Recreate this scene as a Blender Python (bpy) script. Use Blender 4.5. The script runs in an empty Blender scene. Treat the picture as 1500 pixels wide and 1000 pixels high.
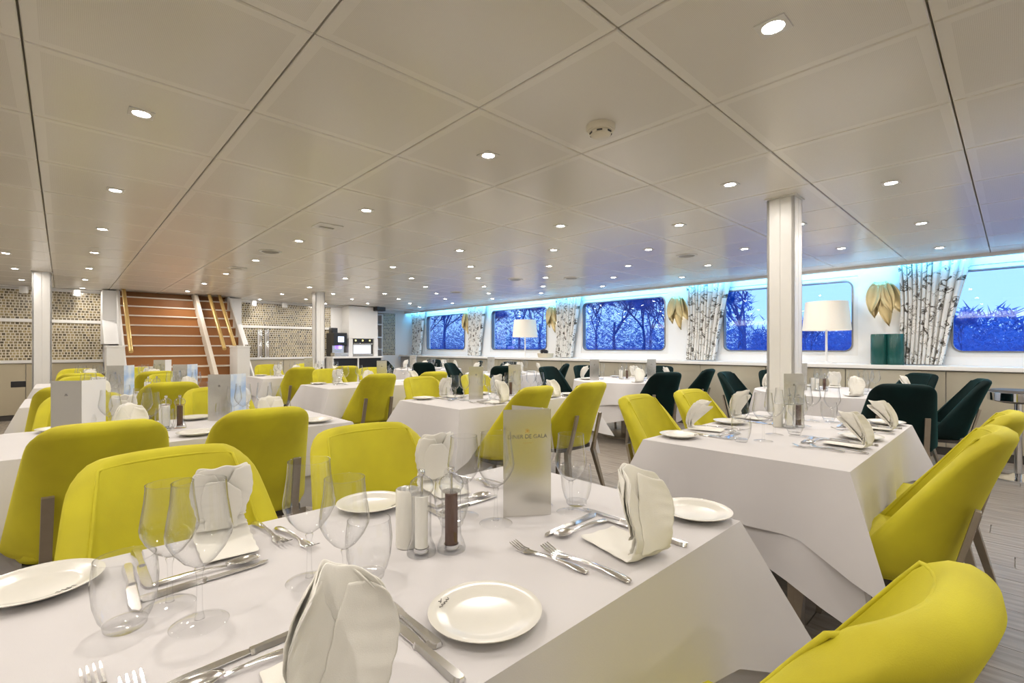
import bpy, bmesh, math, random
from mathutils import Vector, Matrix
random.seed(7)
R = math.radians; PI = math.pi
S = bpy.context.scene
C = S.collection

# ------------------------------------------------------------------ camera, world, exposure
cam = bpy.data.cameras.new('camera'); camo = bpy.data.objects.new('camera', cam); C.objects.link(camo)
camo.location = (0, 0, 1.18); camo.rotation_euler = (R(90), 0, R(-43.39))
cam.sensor_width = 36; cam.lens = 696.6 / 1500 * 36; cam.shift_y = 9 / 1500; cam.clip_start = 0.02
S.camera = camo
w = bpy.data.worlds.new('world'); S.world = w; w.use_nodes = True
bgn = w.node_tree.nodes['Background']
bgn.inputs[0].default_value = (0.44, 0.68, 1.0, 1); bgn.inputs[1].default_value = 1.5
S.view_settings.view_transform = 'Standard'; S.view_settings.look = 'None'
S.view_settings.exposure = 0.2; S.view_settings.gamma = 1.0; S.view_settings.use_curve_mapping = False
S.cycles.transparent_max_bounces = 28; S.cycles.max_bounces = 7; S.cycles.diffuse_bounces = 4; S.cycles.glossy_bounces = 3
S.cycles.sample_clamp_indirect = 4.0
DOWN_W = 2.35

# ------------------------------------------------------------------ materials
MATS = {}
def nm(name):
    m = bpy.data.materials.new(name); m.use_nodes = True; MATS[name] = m
    nt = m.node_tree; return m, nt, nt.nodes['Principled BSDF']
def setp(b, **k):
    for n, v in k.items():
        n = {'col': 'Base Color', 'rough': 'Roughness', 'metal': 'Metallic', 'spec': 'Specular IOR Level', 'emc': 'Emission Color',
             'ems': 'Emission Strength', 'sheen': 'Sheen Weight', 'coat': 'Coat Weight'}.get(n, n)
        if isinstance(v, tuple) and len(v) == 3: v = (*v, 1)
        b.inputs[n].default_value = v
def plain(name, col, rough=.5, var=.04, scale=30, bump=0, bscale=200, **k):
    m, nt, b = nm(name); setp(b, rough=rough, **k)
    tc = nt.nodes.new('ShaderNodeTexCoord'); n = nt.nodes.new('ShaderNodeTexNoise'); n.inputs['Scale'].default_value = scale
    nt.links.new(tc.outputs['Object'], n.inputs['Vector'])
    mx = nt.nodes.new('ShaderNodeMix'); mx.data_type = 'RGBA'
    mx.inputs[6].default_value = (*[max(0, c * (1 - var)) for c in col], 1); mx.inputs[7].default_value = (*[min(1, c * (1 + var)) for c in col], 1)
    nt.links.new(n.outputs[0], mx.inputs[0]); nt.links.new(mx.outputs[2], b.inputs['Base Color'])
    if bump:
        n2 = nt.nodes.new('ShaderNodeTexNoise'); n2.inputs['Scale'].default_value = bscale; nt.links.new(tc.outputs['Object'], n2.inputs['Vector'])
        bp = nt.nodes.new('ShaderNodeBump'); bp.inputs['Strength'].default_value = bump; bp.inputs['Distance'].default_value = .002
        nt.links.new(n2.outputs[0], bp.inputs['Height']); nt.links.new(bp.outputs[0], b.inputs['Normal'])
    return m
def emis(name, col, st):
    m, nt, b = nm(name); setp(b, col=(.8, .8, .8), emc=col, ems=st); return m

plain('ceiling_white', (.84, .80, .74), .28, .01)
plain('groove_dark', (.38, .36, .33), .7)
plain('white_paint', (.80, .79, .77), .35, .015)
plain('wall_white', (.84, .84, .84), .4, .015)
plain('cloth', (.615, .595, .60), .85, .02, 8, .15, 900, sheen=.1)
plain('napkin_cloth', (.76, .74, .68), .85, .02, 20, .25, 900, sheen=.1)
plain('porcelain', (.68, .66, .60), .2, .01)
plain('steel', (.80, .79, .78), .16, .05, 60, metal=1.0)
plain('chrome', (.75, .75, .76), .08, .02, metal=1.0)
plain('bronze_metal', (.36, .31, .25), .38, .08, 40, metal=.75)
plain('dark_metal', (.05, .045, .04), .5)
plain('gold', (.50, .40, .21), .42, .12, 14, .3, 30, metal=.7)
plain('brass', (.66, .47, .18), .35, .06, metal=.5)
plain('wainscot_beige', (.52, .46, .33), .38, .03, 6, metal=.25)
plain('wainscot_champagne', (.57, .525, .41), .3, .03, 6, metal=.45)
plain('oak', (.33, .132, .034), .45, .12, 3)
plain('nosing', (.72, .66, .58), .5)
plain('black_plastic', (.012, .012, .014), .3)
plain('grey_plastic', (.5, .5, .52), .4)
plain('window_steel', (.20, .20, .21), .3, .05, metal=.6)
plain('detector_cream', (.78, .72, .58), .4)
plain('lampshade', (.82, .78, .70), .8, .02, 60, emc=(1, .86, .66), ems=.06)
plain('teal_ceramic', (.004, .07, .06), .25, .1)
plain('salt', (.86, .84, .78), .9, .04, 800)
plain('pepper', (.10, .05, .035), .9, .9, 600)
plain('pinecone', (.06, .055, .06), .8, .4, 80)
plain('stone_bowl', (.62, .55, .42), .6, .1, 40)
plain('bark_dusk_blue', (.012, .075, .36), .9, .3, 3)  # blue of the dusk light mixed into this colour
plain('twigs_dusk_blue', (.018, .15, .60), .9, .35, 3)  # tree and bush colour carries the blue dusk light
plain('bank', (.03, .11, .42), .9, .3, .6)  # ground tinted dusk blue, light put into the colour
plain('quay_dusk_blue', (.09, .22, .60), .8, .2, .5)  # likewise painted with the blue evening light
plain('curtain_white', (.8, .8, .8), .8)
plain('print_gold', (.55, .36, .08), .5)
plain('print_grey', (.16, .15, .14), .5)
plain('binder_paper', (.8, .8, .8), .6)
emis('lamp_lens', (1, .94, .85), 45)
plain('frosted_lens', (.8, .8, .78), .3)
emis('led_strip', (.12, .55, 1.0), 34)
emis('added_strip_white', (1, .92, .80), 52)  # emitter for the added cove that lifts the ceiling brightness
emis('bulb', (1, .82, .58), 8)
emis('screen_glow', (.55, .68, 1.0), 2.2)
emis('screen_violet', (.25, .12, 1.0), 2.0)
emis('oven_glow', (.55, .68, .85), .32)
emis('yellow_indicator', (1, .85, .1), 2.0)

def velvet(name, col, dark, tint=None, sheen=.5):
    m, nt, b = nm(name); setp(b, rough=.75, sheen=sheen); b.inputs['Sheen Roughness'].default_value = .35
    b.inputs['Sheen Tint'].default_value = (*(tint or [min(1, c * 1.25 + .02) for c in col]), 1)
    tc = nt.nodes.new('ShaderNodeTexCoord'); n = nt.nodes.new('ShaderNodeTexNoise'); n.inputs['Scale'].default_value = 5; n.inputs['Detail'].default_value = 3
    nt.links.new(tc.outputs['Object'], n.inputs['Vector'])
    cr = nt.nodes.new('ShaderNodeValToRGB'); cr.color_ramp.elements[0].position = .32; cr.color_ramp.elements[1].position = .62
    cr.color_ramp.elements[0].color = (*dark, 1); cr.color_ramp.elements[1].color = (*col, 1)
    nt.links.new(n.outputs[0], cr.inputs[0]); nt.links.new(cr.outputs[0], b.inputs['Base Color'])
    n2 = nt.nodes.new('ShaderNodeTexNoise'); n2.inputs['Scale'].default_value = 700; nt.links.new(tc.outputs['Object'], n2.inputs['Vector'])
    bp = nt.nodes.new('ShaderNodeBump'); bp.inputs['Strength'].default_value = .15; bp.inputs['Distance'].default_value = .002
    nt.links.new(n2.outputs[0], bp.inputs['Height']); nt.links.new(bp.outputs[0], b.inputs['Normal'])
velvet('velvet_lime', (.54, .485, .012), (.43, .375, .009))
velvet('velvet_green', (.0006, .011, .011), (.0004, .006, .006), (.0, .46, .40), .14)
MATS['velvet_green'].node_tree.nodes['Principled BSDF'].inputs['Specular IOR Level'].default_value = .15

def thin_glass(name, tint, ior=1.45, rough=.0, edge=1.0, pw=2.8):
    m = bpy.data.materials.new(name); m.use_nodes = True; MATS[name] = m; nt = m.node_tree
    nt.nodes.remove(nt.nodes['Principled BSDF']); out = nt.nodes['Material Output']
    t = nt.nodes.new('ShaderNodeBsdfTransparent'); t.inputs[0].default_value = (*tint, 1)
    g = nt.nodes.new('ShaderNodeBsdfGlossy'); g.inputs['Roughness'].default_value = rough; g.inputs[0].default_value = (1, 1, 1, 1)
    lw = nt.nodes.new('ShaderNodeLayerWeight'); lw.inputs[0].default_value = .5
    p = nt.nodes.new('ShaderNodeMath'); p.operation = 'POWER'; p.inputs[1].default_value = pw; nt.links.new(lw.outputs['Facing'], p.inputs[0])
    f = nt.nodes.new('ShaderNodeMath'); f.operation = 'MULTIPLY_ADD'; f.inputs[1].default_value = .80; f.inputs[2].default_value = ((ior - 1) / (ior + 1)) ** 2; nt.links.new(p.outputs[0], f.inputs[0])
    e = nt.nodes.new('ShaderNodeMath'); e.operation = 'POWER'; e.inputs[1].default_value = 3.5; nt.links.new(lw.outputs['Facing'], e.inputs[0])
    tm = nt.nodes.new('ShaderNodeMix'); tm.data_type = 'RGBA'; tm.inputs[6].default_value = (*tint, 1); tm.inputs[7].default_value = (*[c * edge for c in tint], 1)
    nt.links.new(e.outputs[0], tm.inputs[0]); nt.links.new(tm.outputs[2], t.inputs[0])
    mx = nt.nodes.new('ShaderNodeMixShader'); nt.links.new(f.outputs[0], mx.inputs[0])
    nt.links.new(t.outputs[0], mx.inputs[1]); nt.links.new(g.outputs[0], mx.inputs[2]); nt.links.new(mx.outputs[0], out.inputs[0])
thin_glass('glass', (.975, .98, .982), 1.5, 0, .30)
thin_glass('acrylic', (.965, .97, .975), 1.6, 0, .3)
thin_glass('window_glass', (.80, .90, 1.0), 1.5)
thin_glass('glass_solid', (.99, .992, .994), 1.5, 0, .6, 5.0)

def mat_panel():
    m, nt, b = nm('ceiling_panel'); setp(b, rough=.22, spec=.5)
    tc = nt.nodes.new('ShaderNodeTexCoord'); sx = nt.nodes.new('ShaderNodeSeparateXYZ'); nt.links.new(tc.outputs['Object'], sx.inputs[0])
    def math_(op, a, b_=None):
        n = nt.nodes.new('ShaderNodeMath'); n.operation = op
        for i, v in enumerate((a, b_)):
            if v is None: continue
            if isinstance(v, (int, float)): n.inputs[i].default_value = v
            else: nt.links.new(v, n.inputs[i])
        return n.outputs[0]
    mxy = math_('MAXIMUM', math_('ABSOLUTE', sx.outputs[0]), math_('ABSOLUTE', sx.outputs[1]))
    inner = math_('LESS_THAN', mxy, .305)
    k = 2 * PI / .009
    dots = math_('MULTIPLY', math_('SINE', math_('MULTIPLY', sx.outputs[0], k)), math_('SINE', math_('MULTIPLY', sx.outputs[1], k)))
    dot = math_('GREATER_THAN', math_('ABSOLUTE', dots), .62)
    fac = math_('MULTIPLY', inner, math_('ADD', math_('MULTIPLY', dot, .55), .12))
    mx = nt.nodes.new('ShaderNodeMix'); mx.data_type = 'RGBA'
    mx.inputs[6].default_value = (.88, .85, .80, 1); mx.inputs[7].default_value = (.67, .635, .58, 1)
    nt.links.new(fac, mx.inputs[0]); nt.links.new(mx.outputs[2], b.inputs['Base Color'])
mat_panel()

def mat_tile():
    m, nt, b = nm('mosaic_tile'); setp(b, rough=.2)
    tc = nt.nodes.new('ShaderNodeTexCoord'); mp = nt.nodes.new('ShaderNodeMapping'); nt.links.new(tc.outputs['Object'], mp.inputs[0])
    mp.inputs['Rotation'].default_value = (R(90), 0, 0)
    br = nt.nodes.new('ShaderNodeTexBrick'); nt.links.new(mp.outputs[0], br.inputs['Vector'])
    br.inputs['Scale'].default_value = 1; br.inputs['Brick Width'].default_value = .052; br.inputs['Row Height'].default_value = .046
    br.inputs['Mortar Size'].default_value = .0062; br.inputs['Bias'].default_value = -.05; br.offset = .37; br.squash = .75; br.squash_frequency = 3
    br.inputs['Color1'].default_value = (.34, .27, .14, 1); br.inputs['Color2'].default_value = (.05, .038, .022, 1); br.inputs['Mortar'].default_value = (.62, .57, .47, 1)
    nt.links.new(br.outputs[0], b.inputs['Base Color'])
    bp = nt.nodes.new('ShaderNodeBump'); bp.inputs['Strength'].default_value = .4; bp.inputs['Distance'].default_value = .004; bp.invert = True
    nt.links.new(br.outputs['Fac'], bp.inputs['Height']); nt.links.new(bp.outputs[0], b.inputs['Normal'])
mat_tile()

def mat_plank():
    m, nt, b = nm('floor_plank'); setp(b, rough=.4)
    tc = nt.nodes.new('ShaderNodeTexCoord'); mp = nt.nodes.new('ShaderNodeMapping'); nt.links.new(tc.outputs['Object'], mp.inputs[0]); mp.inputs['Scale'].default_value = (14, 1.5, 1)
    oi = nt.nodes.new('ShaderNodeObjectInfo')
    n = nt.nodes.new('ShaderNodeTexNoise'); n.noise_dimensions = '4D'; n.inputs['Scale'].default_value = 2.5; n.inputs['Detail'].default_value = 6
    nt.links.new(mp.outputs[0], n.inputs['Vector']); nt.links.new(oi.outputs['Random'], n.inputs['W'])
    cr = nt.nodes.new('ShaderNodeValToRGB'); cr.color_ramp.elements[0].position = .3; cr.color_ramp.elements[1].position = .75
    cr.color_ramp.elements[0].color = (.17, .145, .12, 1); cr.color_ramp.elements[1].color = (.36, .315, .265, 1)
    nt.links.new(n.outputs[0], cr.inputs[0]); nt.links.new(cr.outputs[0], b.inputs['Base Color'])
mat_plank()

def mat_curtain():
    m, nt, b = nm('curtain_print'); setp(b, rough=.85)
    tc = nt.nodes.new('ShaderNodeTexCoord'); mp = nt.nodes.new('ShaderNodeMapping'); nt.links.new(tc.outputs['UV'], mp.inputs[0]); mp.inputs['Scale'].default_value = (5.5, 6.0, 1)
    n = nt.nodes.new('ShaderNodeTexNoise'); n.inputs['Scale'].default_value = 1.4; n.inputs['Detail'].default_value = 5; n.inputs['Distortion'].default_value = 1.6
    nt.links.new(mp.outputs[0], n.inputs['Vector'])
    cr = nt.nodes.new('ShaderNodeValToRGB'); e = cr.color_ramp.elements
    e[0].position = .0; e[0].color = (.78, .77, .74, 1); e[1].position = 1; e[1].color = (.78, .77, .74, 1)
    for p, c in ((.555, (.78, .77, .74, 1)), (.575, (.06, .05, .04, 1)), (.605, (.10, .08, .06, 1)), (.625, (.6, .57, .52, 1)), (.66, (.78, .77, .74, 1))):
        x = e.new(p); x.color = c
    nt.links.new(n.outputs[0], cr.inputs[0])
    wv = nt.nodes.new('ShaderNodeTexVoronoi'); wv.inputs['Scale'].default_value = 3.2; wv.feature = 'DISTANCE_TO_EDGE'
    nt.links.new(mp.outputs[0], wv.inputs['Vector'])
    c2 = nt.nodes.new('ShaderNodeValToRGB'); c2.color_ramp.elements[0].position = .012; c2.color_ramp.elements[0].color = (.25, .23, .2, 1); c2.color_ramp.elements[1].position = .03; c2.color_ramp.elements[1].color = (1, 1, 1, 1)
    nt.links.new(wv.outputs[0], c2.inputs[0])
    gate = nt.nodes.new('ShaderNodeTexNoise'); gate.inputs['Scale'].default_value = .9; nt.links.new(mp.outputs[0], gate.inputs['Vector'])
    gt = nt.nodes.new('ShaderNodeMath'); gt.operation = 'GREATER_THAN'; gt.inputs[1].default_value = .54; nt.links.new(gate.outputs[0], gt.inputs[0])
    mx = nt.nodes.new('ShaderNodeMix'); mx.data_type = 'RGBA'; mx.blend_type = 'MULTIPLY'
    nt.links.new(gt.outputs[0], mx.inputs[0]); nt.links.new(cr.outputs[0], mx.inputs[6]); nt.links.new(c2.outputs[0], mx.inputs[7]); nt.links.new(mx.outputs[2], b.inputs['Base Color'])
mat_curtain()

def mat_card():
    plain('card_pearl', (.66, .645, .60), .22, .02, metal=.85)
    m, nt, b = nm('card_photo'); setp(b, rough=.3)
    tc = nt.nodes.new('ShaderNodeTexCoord'); n = nt.nodes.new('ShaderNodeTexNoise'); n.inputs['Scale'].default_value = 9; nt.links.new(tc.outputs['Object'], n.inputs['Vector'])
    cr = nt.nodes.new('ShaderNodeValToRGB'); cr.color_ramp.elements[0].position = .4; cr.color_ramp.elements[1].position = .6
    cr.color_ramp.elements[0].color = (.36, .52, .78, 1); cr.color_ramp.elements[1].color = (.72, .78, .84, 1)
    nt.links.new(n.outputs[0], cr.inputs[0]); nt.links.new(cr.outputs[0], b.inputs['Base Color'])
    plain('card_white', (.8, .79, .78), .35, .01)
mat_card()
def mat_water():
    m, nt, b = nm('river_water'); setp(b, col=(.02, .08, .30), rough=.12)
    n = nt.nodes.new('ShaderNodeTexNoise'); n.inputs['Scale'].default_value = 1.2; tc = nt.nodes.new('ShaderNodeTexCoord'); nt.links.new(tc.outputs['Object'], n.inputs['Vector'])
    bp = nt.nodes.new('ShaderNodeBump'); bp.inputs['Strength'].default_value = .5; nt.links.new(n.outputs[0], bp.inputs['Height']); nt.links.new(bp.outputs[0], b.inputs['Normal'])
mat_water()

# ------------------------------------------------------------------ geometry helpers
class MB:
    def __init__(s): s.v = []; s.f = []
    def add(s, vs, fs):
        o = len(s.v); s.v += [tuple(v) for v in vs]; s.f += [tuple(i + o for i in f) for f in fs]; return s
    def box(s, x0, x1, y0, y1, z0, z1, m=None):
        vs = [(x, y, z) for z in (z0, z1) for y in (y0, y1) for x in (x0, x1)]
        if m: vs = [m @ Vector(v) for v in vs]
        return s.add(vs, [(0, 2, 3, 1), (4, 5, 7, 6), (0, 1, 5, 4), (1, 3, 7, 5), (3, 2, 6, 7), (2, 0, 4, 6)])
    def bar(s, a, b, w, d, w2=None, d2=None, up=(0, 1, 0)):
        a, b = Vector(a), Vector(b); t = (b - a).normalized(); u = Vector(up); r = t.cross(u)
        if r.length < 1e-4: r = t.cross(Vector((1, 0, 0)))
        r.normalize(); u = r.cross(t).normalized(); w2 = w if w2 is None else w2; d2 = d if d2 is None else d2; vs = []
        for p, ww, dd in ((a, w, d), (b, w2, d2)):
            for i, j in ((-1, -1), (1, -1), (1, 1), (-1, 1)): vs.append(p + r * (i * ww / 2) + u * (j * dd / 2))
        return s.add(vs, [(3, 2, 1, 0), (4, 5, 6, 7), (0, 1, 5, 4), (1, 2, 6, 5), (2, 3, 7, 6), (3, 0, 4, 7)])
    def lathe(s, prof, n=24, c=(0, 0, 0), caps=True):
        vs = []; fs = []
        for r, z in prof:
            for i in range(n):
                a = 2 * PI * i / n; vs.append((c[0] + r * math.cos(a), c[1] + r * math.sin(a), c[2] + z))
        for k in range(len(prof) - 1):
            for i in range(n):
                j = (i + 1) % n; fs.append((k * n + i, k * n + j, (k + 1) * n + j, (k + 1) * n + i))
        if caps:
            if prof[0][0] > 1e-5: fs.append(tuple(reversed(range(n))))
            if prof[-1][0] > 1e-5: fs.append(tuple(range((len(prof) - 1) * n, len(prof) * n)))
        return s.add(vs, fs)
    def tube(s, pts, rad, n=8, cap=True):
        pts = [Vector(p) for p in pts]; vs = []; fs = []; pr = None
        for k, p in enumerate(pts):
            t = (pts[min(k + 1, len(pts) - 1)] - pts[max(k - 1, 0)]).normalized()
            if pr is None: pr = t.orthogonal().normalized()
            pr = (pr - t * pr.dot(t)).normalized(); q = t.cross(pr); r = rad[k] if isinstance(rad, (list, tuple)) else rad
            for i in range(n):
                a = 2 * PI * i / n; vs.append(p + (pr * math.cos(a) + q * math.sin(a)) * r)
        for k in range(len(pts) - 1):
            for i in range(n): j = (i + 1) % n; fs.append((k * n + i, k * n + j, (k + 1) * n + j, (k + 1) * n + i))
        if cap: fs += [tuple(reversed(range(n))), tuple(range((len(pts) - 1) * n, len(pts) * n))]
        return s.add(vs, fs)
    def prism(s, poly, axis, a, b):
        def P(u, v, h): return {'x': (h, u, v), 'y': (u, h, v), 'z': (u, v, h)}[axis]
        n = len(poly); vs = [P(u, v, a) for u, v in poly] + [P(u, v, b) for u, v in poly]
        return s.add(vs, [tuple(range(n)), tuple(range(2 * n - 1, n - 1, -1))] + [(i, i + n, (i + 1) % n + n, (i + 1) % n) for i in range(n)])
    def grid(s, fn, nu, nv, closed=False):
        vs = [fn(i / nu, j / nv) for j in range(nv + 1) for i in range(nu + (0 if closed else 1))]; W = nu + (0 if closed else 1)
        fs = [(j * W + i, j * W + (i + 1) % W, (j + 1) * W + (i + 1) % W, (j + 1) * W + i) for j in range(nv) for i in range(nu)]
        return s.add(vs, fs)
    def mesh(s, name, mat, smooth=0, bevel=0, fixn=True, solid=0, sub=0, bseg=2):
        me = bpy.data.meshes.new(name); me.from_pydata(s.v, [], s.f)
        bm = bmesh.new(); bm.from_mesh(me)
        if fixn: bmesh.ops.recalc_face_normals(bm, faces=bm.faces)
        if bevel:
            es = [e for e in bm.edges if len(e.link_faces) == 2 and e.calc_face_angle(0) > .6]
            bmesh.ops.bevel(bm, geom=es, offset=bevel, segments=bseg, affect='EDGES', profile=.6)
        bm.to_mesh(me); bm.free()
        me.materials.append(MATS[mat])
        if solid or sub:
            o = bpy.data.objects.new('tmp', me); C.objects.link(o)
            if solid: md = o.modifiers.new('s', 'SOLIDIFY'); md.thickness = solid; md.offset = 0
            if sub: md = o.modifiers.new('u', 'SUBSURF'); md.levels = sub; md.render_levels = sub
            dg = bpy.context.evaluated_depsgraph_get(); m2 = bpy.data.meshes.new_from_object(o.evaluated_get(dg)); m2.name = name
            bpy.data.objects.remove(o); me = m2
        if smooth:
            me.polygons.foreach_set('use_smooth', [True] * len(me.polygons))
            if smooth < 180:
                bm = bmesh.new(); bm.from_mesh(me)
                for e in bm.edges:
                    if len(e.link_faces) == 2 and e.calc_face_angle(0) > R(smooth): e.smooth = False
                bm.to_mesh(me); bm.free()
        return me
def ob(name, me, parent=None, loc=(0, 0, 0), rz=0, label=None, cat=None, group=None, kind=None, rot=None, sc=None):
    o = bpy.data.objects.new(name, me); C.objects.link(o); o.location = loc
    o.rotation_euler = rot if rot else (0, 0, rz)
    if sc: o.scale = (sc, sc, sc) if isinstance(sc, (int, float)) else sc
    if parent: o.parent = parent
    for k, v in (('label', label), ('category', cat), ('group', group), ('kind', kind)):
        if v: o[k] = v
    return o
def thing(name, label, cat, loc=(0, 0, 0), rz=0, group=None, sc=None, rot=None): return ob(name, None, None, loc, rz, label, cat, group, None, rot, sc)
def kids(o): return [c for c in C.objects if c.parent == o]
def dup(o, loc, rz=0, label=None, group=None, sc=None, rot=None):
    r = o.copy(); C.objects.link(r); r.location = loc; r.rotation_euler = rot if rot else (0, 0, rz)
    if sc: r.scale = (sc, sc, sc) if isinstance(sc, (int, float)) else sc
    if label: r['label'] = label
    if group: r['group'] = group
    for ch in o.children:
        c = ch.copy(); C.objects.link(c); c.parent = r
        for g in ch.children:
            d = g.copy(); C.objects.link(d); d.parent = c
    return r
class Proto:
    """first use returns the built thing itself, later uses copy it"""
    def __init__(s, o): s.o = o; s.used = False
    def put(s, loc, rz, label, group=None, sc=None, rot=None):
        if s.used: return dup(s.o, loc, rz, label, group, sc, rot)
        s.used = True; o = s.o; o.location = loc; o.rotation_euler = rot if rot else (0, 0, rz); o['label'] = label
        if group: o['group'] = group
        if sc: o.scale = (sc, sc, sc) if isinstance(sc, (int, float)) else sc
        return o
def struct(name, mb, mat, parent=None, **k): return ob(name, mb.mesh(name, mat, **k), parent, kind=None if parent else 'structure')
def rrect(w, h, r, n=5, cx=0, cy=0):
    p = []
    for sx, sy, a0 in ((1, 1, 0), (-1, 1, 90), (-1, -1, 180), (1, -1, 270)):
        for i in range(n + 1):
            a = R(a0 + 90 * i / n); p.append((cx + sx * (w / 2 - r) + r * math.cos(a), cy + sy * (h / 2 - r) + r * math.sin(a)))
    return p
F_, CX_, CY_, A_ = 696.6, 750, 509, R(43.39)
def seen(X, Y, Z, m=60):
    x = X * math.cos(A_) - Y * math.sin(A_); d = X * math.sin(A_) + Y * math.cos(A_)
    if d < .15: return None
    px, py = CX_ + F_ * x / d, CY_ - F_ * (Z - 1.18) / d
    return d if -m < px < 1500 + m and -m < py < 1000 + m else None

# ------------------------------------------------------------------ room shell
XL, XR, YF, YB, ZC = -4.3, 7.5, -3.2, 11.4, 2.2
fl = struct('floor', MB().box(XL, XR, YF, 13.2, -.12, -.012), 'groove_dark')
# floor planks, running along Y
pk = MB().box(-.0985, .0985, -.648, .648, -.012, 0).mesh('plank', 'floor_plank')
cells = []
for i in range(60):
    x = XL + .1 + i * .2; off = (i * .47) % 1.3
    for j in range(-1, 13):
        y = YF + .65 + j * 1.3 + off
        if x > XR or y > 12.4 or y < YF - .6: continue
        d = seen(x, y, 0, 150); cells.append((d if d else 99 + abs(x), x, y))
cells.sort(); rest = MB()
for k, (d, x, y) in enumerate(cells):
    if k < 290 and d < 90: ob('plank', pk, fl, (x, y, 0), PI * (k % 2))
    else: rest.box(x - .0985, x + .0985, y - .648, min(y + .648, 13.1), -.012, 0)
ob('plank_field', rest.mesh('plank_field', 'floor_plank'), fl, kind='stuff')

# ceiling of square metal panels
P_ = .695; GX, GY = .597, 1.57
ce = struct('ceiling', MB().box(XL, 7.25, YF, YB, ZC + .025, ZC + .1), 'groove_dark')
pm = MB().add([(-.3445, -.3445, .004), (.3445, -.3445, .004), (.3445, .3445, .004), (-.3445, .3445, .004), (-.341, -.341, 0), (.341, -.341, 0), (.341, .341, 0), (-.341, .341, 0),
               (-.3445, -.3445, .024), (.3445, -.3445, .024), (.3445, .3445, .024), (-.3445, .3445, .024)],
              [(4, 7, 6, 5), (0, 4, 5, 1), (1, 5, 6, 2), (2, 6, 7, 3), (3, 7, 4, 0), (8, 9, 10, 11), (0, 1, 9, 8), (1, 2, 10, 9), (2, 3, 11, 10), (3, 0, 8, 11)]).mesh('panel', 'ceiling_panel')
cells = []
for i in range(-8, 10):
    for j in range(-8, 15):
        x, y = GX + (i + .5) * P_, GY + (j + .5) * P_
        if x < XL or y < YF or x > 7.0: continue
        if y > YB - .2: continue
        d = min([q for q in (seen(x + a, y + b, ZC, 20) for a in (-.3, 0, .3) for b in (-.3, 0, .3)) if q] or [99]); cells.append((d, x, y))
cells.sort(); rest = MB()
for k, (d, x, y) in enumerate(cells):
    if k < 300 and d < 90: ob('panel', pm, ce, (x, y, ZC))
    else: rest.box(x - .3445, x + .3445, y - .3445, y + .3445, ZC, ZC + .024)
ob('panel_field', rest.mesh('panel_field', 'ceiling_white'), ce, kind='stuff')
pe = MB().box(-.193, .193, -.3445, .3445, 0, .024).mesh('panel', 'ceiling_white', bevel=.003)
for j in range(-6, 14): ob('panel', pe, ce, (GX + 9 * P_ + .198, GY + (j + .5) * P_, ZC))
struct('trim_1', MB().box(7.25, 7.31, YF, 12.3, 2.165, 2.30), 'white_paint', bevel=.006)          # lip of the light cove
struct('trim_2', MB().box(XL, 7.2, YB - .16, YB + .02, 2.172, 2.198), 'white_paint')
struct('trim_3', MB().box(7.31, 7.62, YF, 12.3, 2.30, 2.36), 'wall_white')                     # top of the cove
ld = ob('light_strip', MB().box(7.312, 7.33, YF + .2, 12.2, 2.205, 2.25).mesh('light_strip', 'led_strip'), None, label='blue white light strip hidden in the cove above the windows', cat='light strip')

# added light cove on the unseen opposite wall, to brighten the ceiling
struct('trim_added', MB().box(XL, XL + .22, YF, YB, 1.98, 2.0).box(XL + .2, XL + .22, YF, YB, 2.0, 2.05), 'white_paint')
ob('light_strip', MB().box(XL + .04, XL + .16, YF + .2, YB - .2, 2.001, 2.02).mesh('light_strip', 'added_strip_white'), None, label='added warm white strip on the unseen left wall, brightening the ceiling', cat='light strip')
# window wall
win = [(-1.35, .56), (1.40, 3.18), (4.06, 5.94), (6.80, 8.70), (9.64, 11.5), (-4.1, -2.3)]
WZ0, WZ1 = 1.075, 2.115
wr = MB(); wr.box(7.5, 7.66, YF, 12.4, -.1, WZ0); wr.box(7.5, 7.66, YF, 12.4, WZ1, 2.4)
ys = sorted(win); prev = YF
for a, b in ys:
    if a > prev: wr.box(7.5, 7.66, prev, a, WZ0, WZ1)
    prev = max(prev, b)
wr.box(7.5, 7.66, prev, 12.4, WZ0, WZ1)
struct('wall_right', wr, 'wall_white')
def window(n, a, b):
    cy, cz, W, H = (a + b) / 2, (WZ0 + WZ1) / 2, b - a, WZ1 - WZ0
    ins = rrect(W - .10, H - .10, .10, 6, cy, cz); outs = rrect(W, H, .001, 6, cy, cz)
    m = MB(); N = len(ins)
    vs = [(7.515, y, z) for y, z in outs] + [(7.505, y, z) for y, z in ins] + [(7.60, y, z) for y, z in outs] + [(7.60, y, z) for y, z in ins]; fs = []
    for i in range(N):
        j = (i + 1) % N; fs += [(i, j, N + j, N + i), (2 * N + i, 3 * N + i, 3 * N + j, 2 * N + j), (N + i, N + j, 3 * N + j, 3 * N + i), (i, 2 * N + i, 2 * N + j, j)]
    m.add(vs, fs)
    w = struct('window_%d' % n, m, 'white_paint', smooth=40)
    g = MB(); i2 = rrect(W - .10, H - .10, .10, 6, cy, cz); i3 = rrect(W - .135, H - .135, .085, 6, cy, cz)
    vs = [(7.49, y, z) for y, z in i2] + [(7.49, y, z) for y, z in i3] + [(7.57, y, z) for y, z in i3] + [(7.52, y, z) for y, z in i2]
    g.add(vs, [q for i in range(N) for q in ((i, (i + 1) % N, N + (i + 1) % N, N + i), (N + i, N + (i + 1) % N, 2 * N + (i + 1) % N, 2 * N + i), (3 * N + i, i, (i + 1) % N, 3 * N + (i + 1) % N))])
    ob('window_frame', g.mesh('window_frame', 'window_steel', smooth=40), w)
    ob('pane', MB().prism(i3, 'x', 7.565, 7.569).mesh('pane', 'window_glass'), w)
for n, (a, b) in enumerate(win): 
    if n < 5: window(n + 1, max(a, YF), b)
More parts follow.
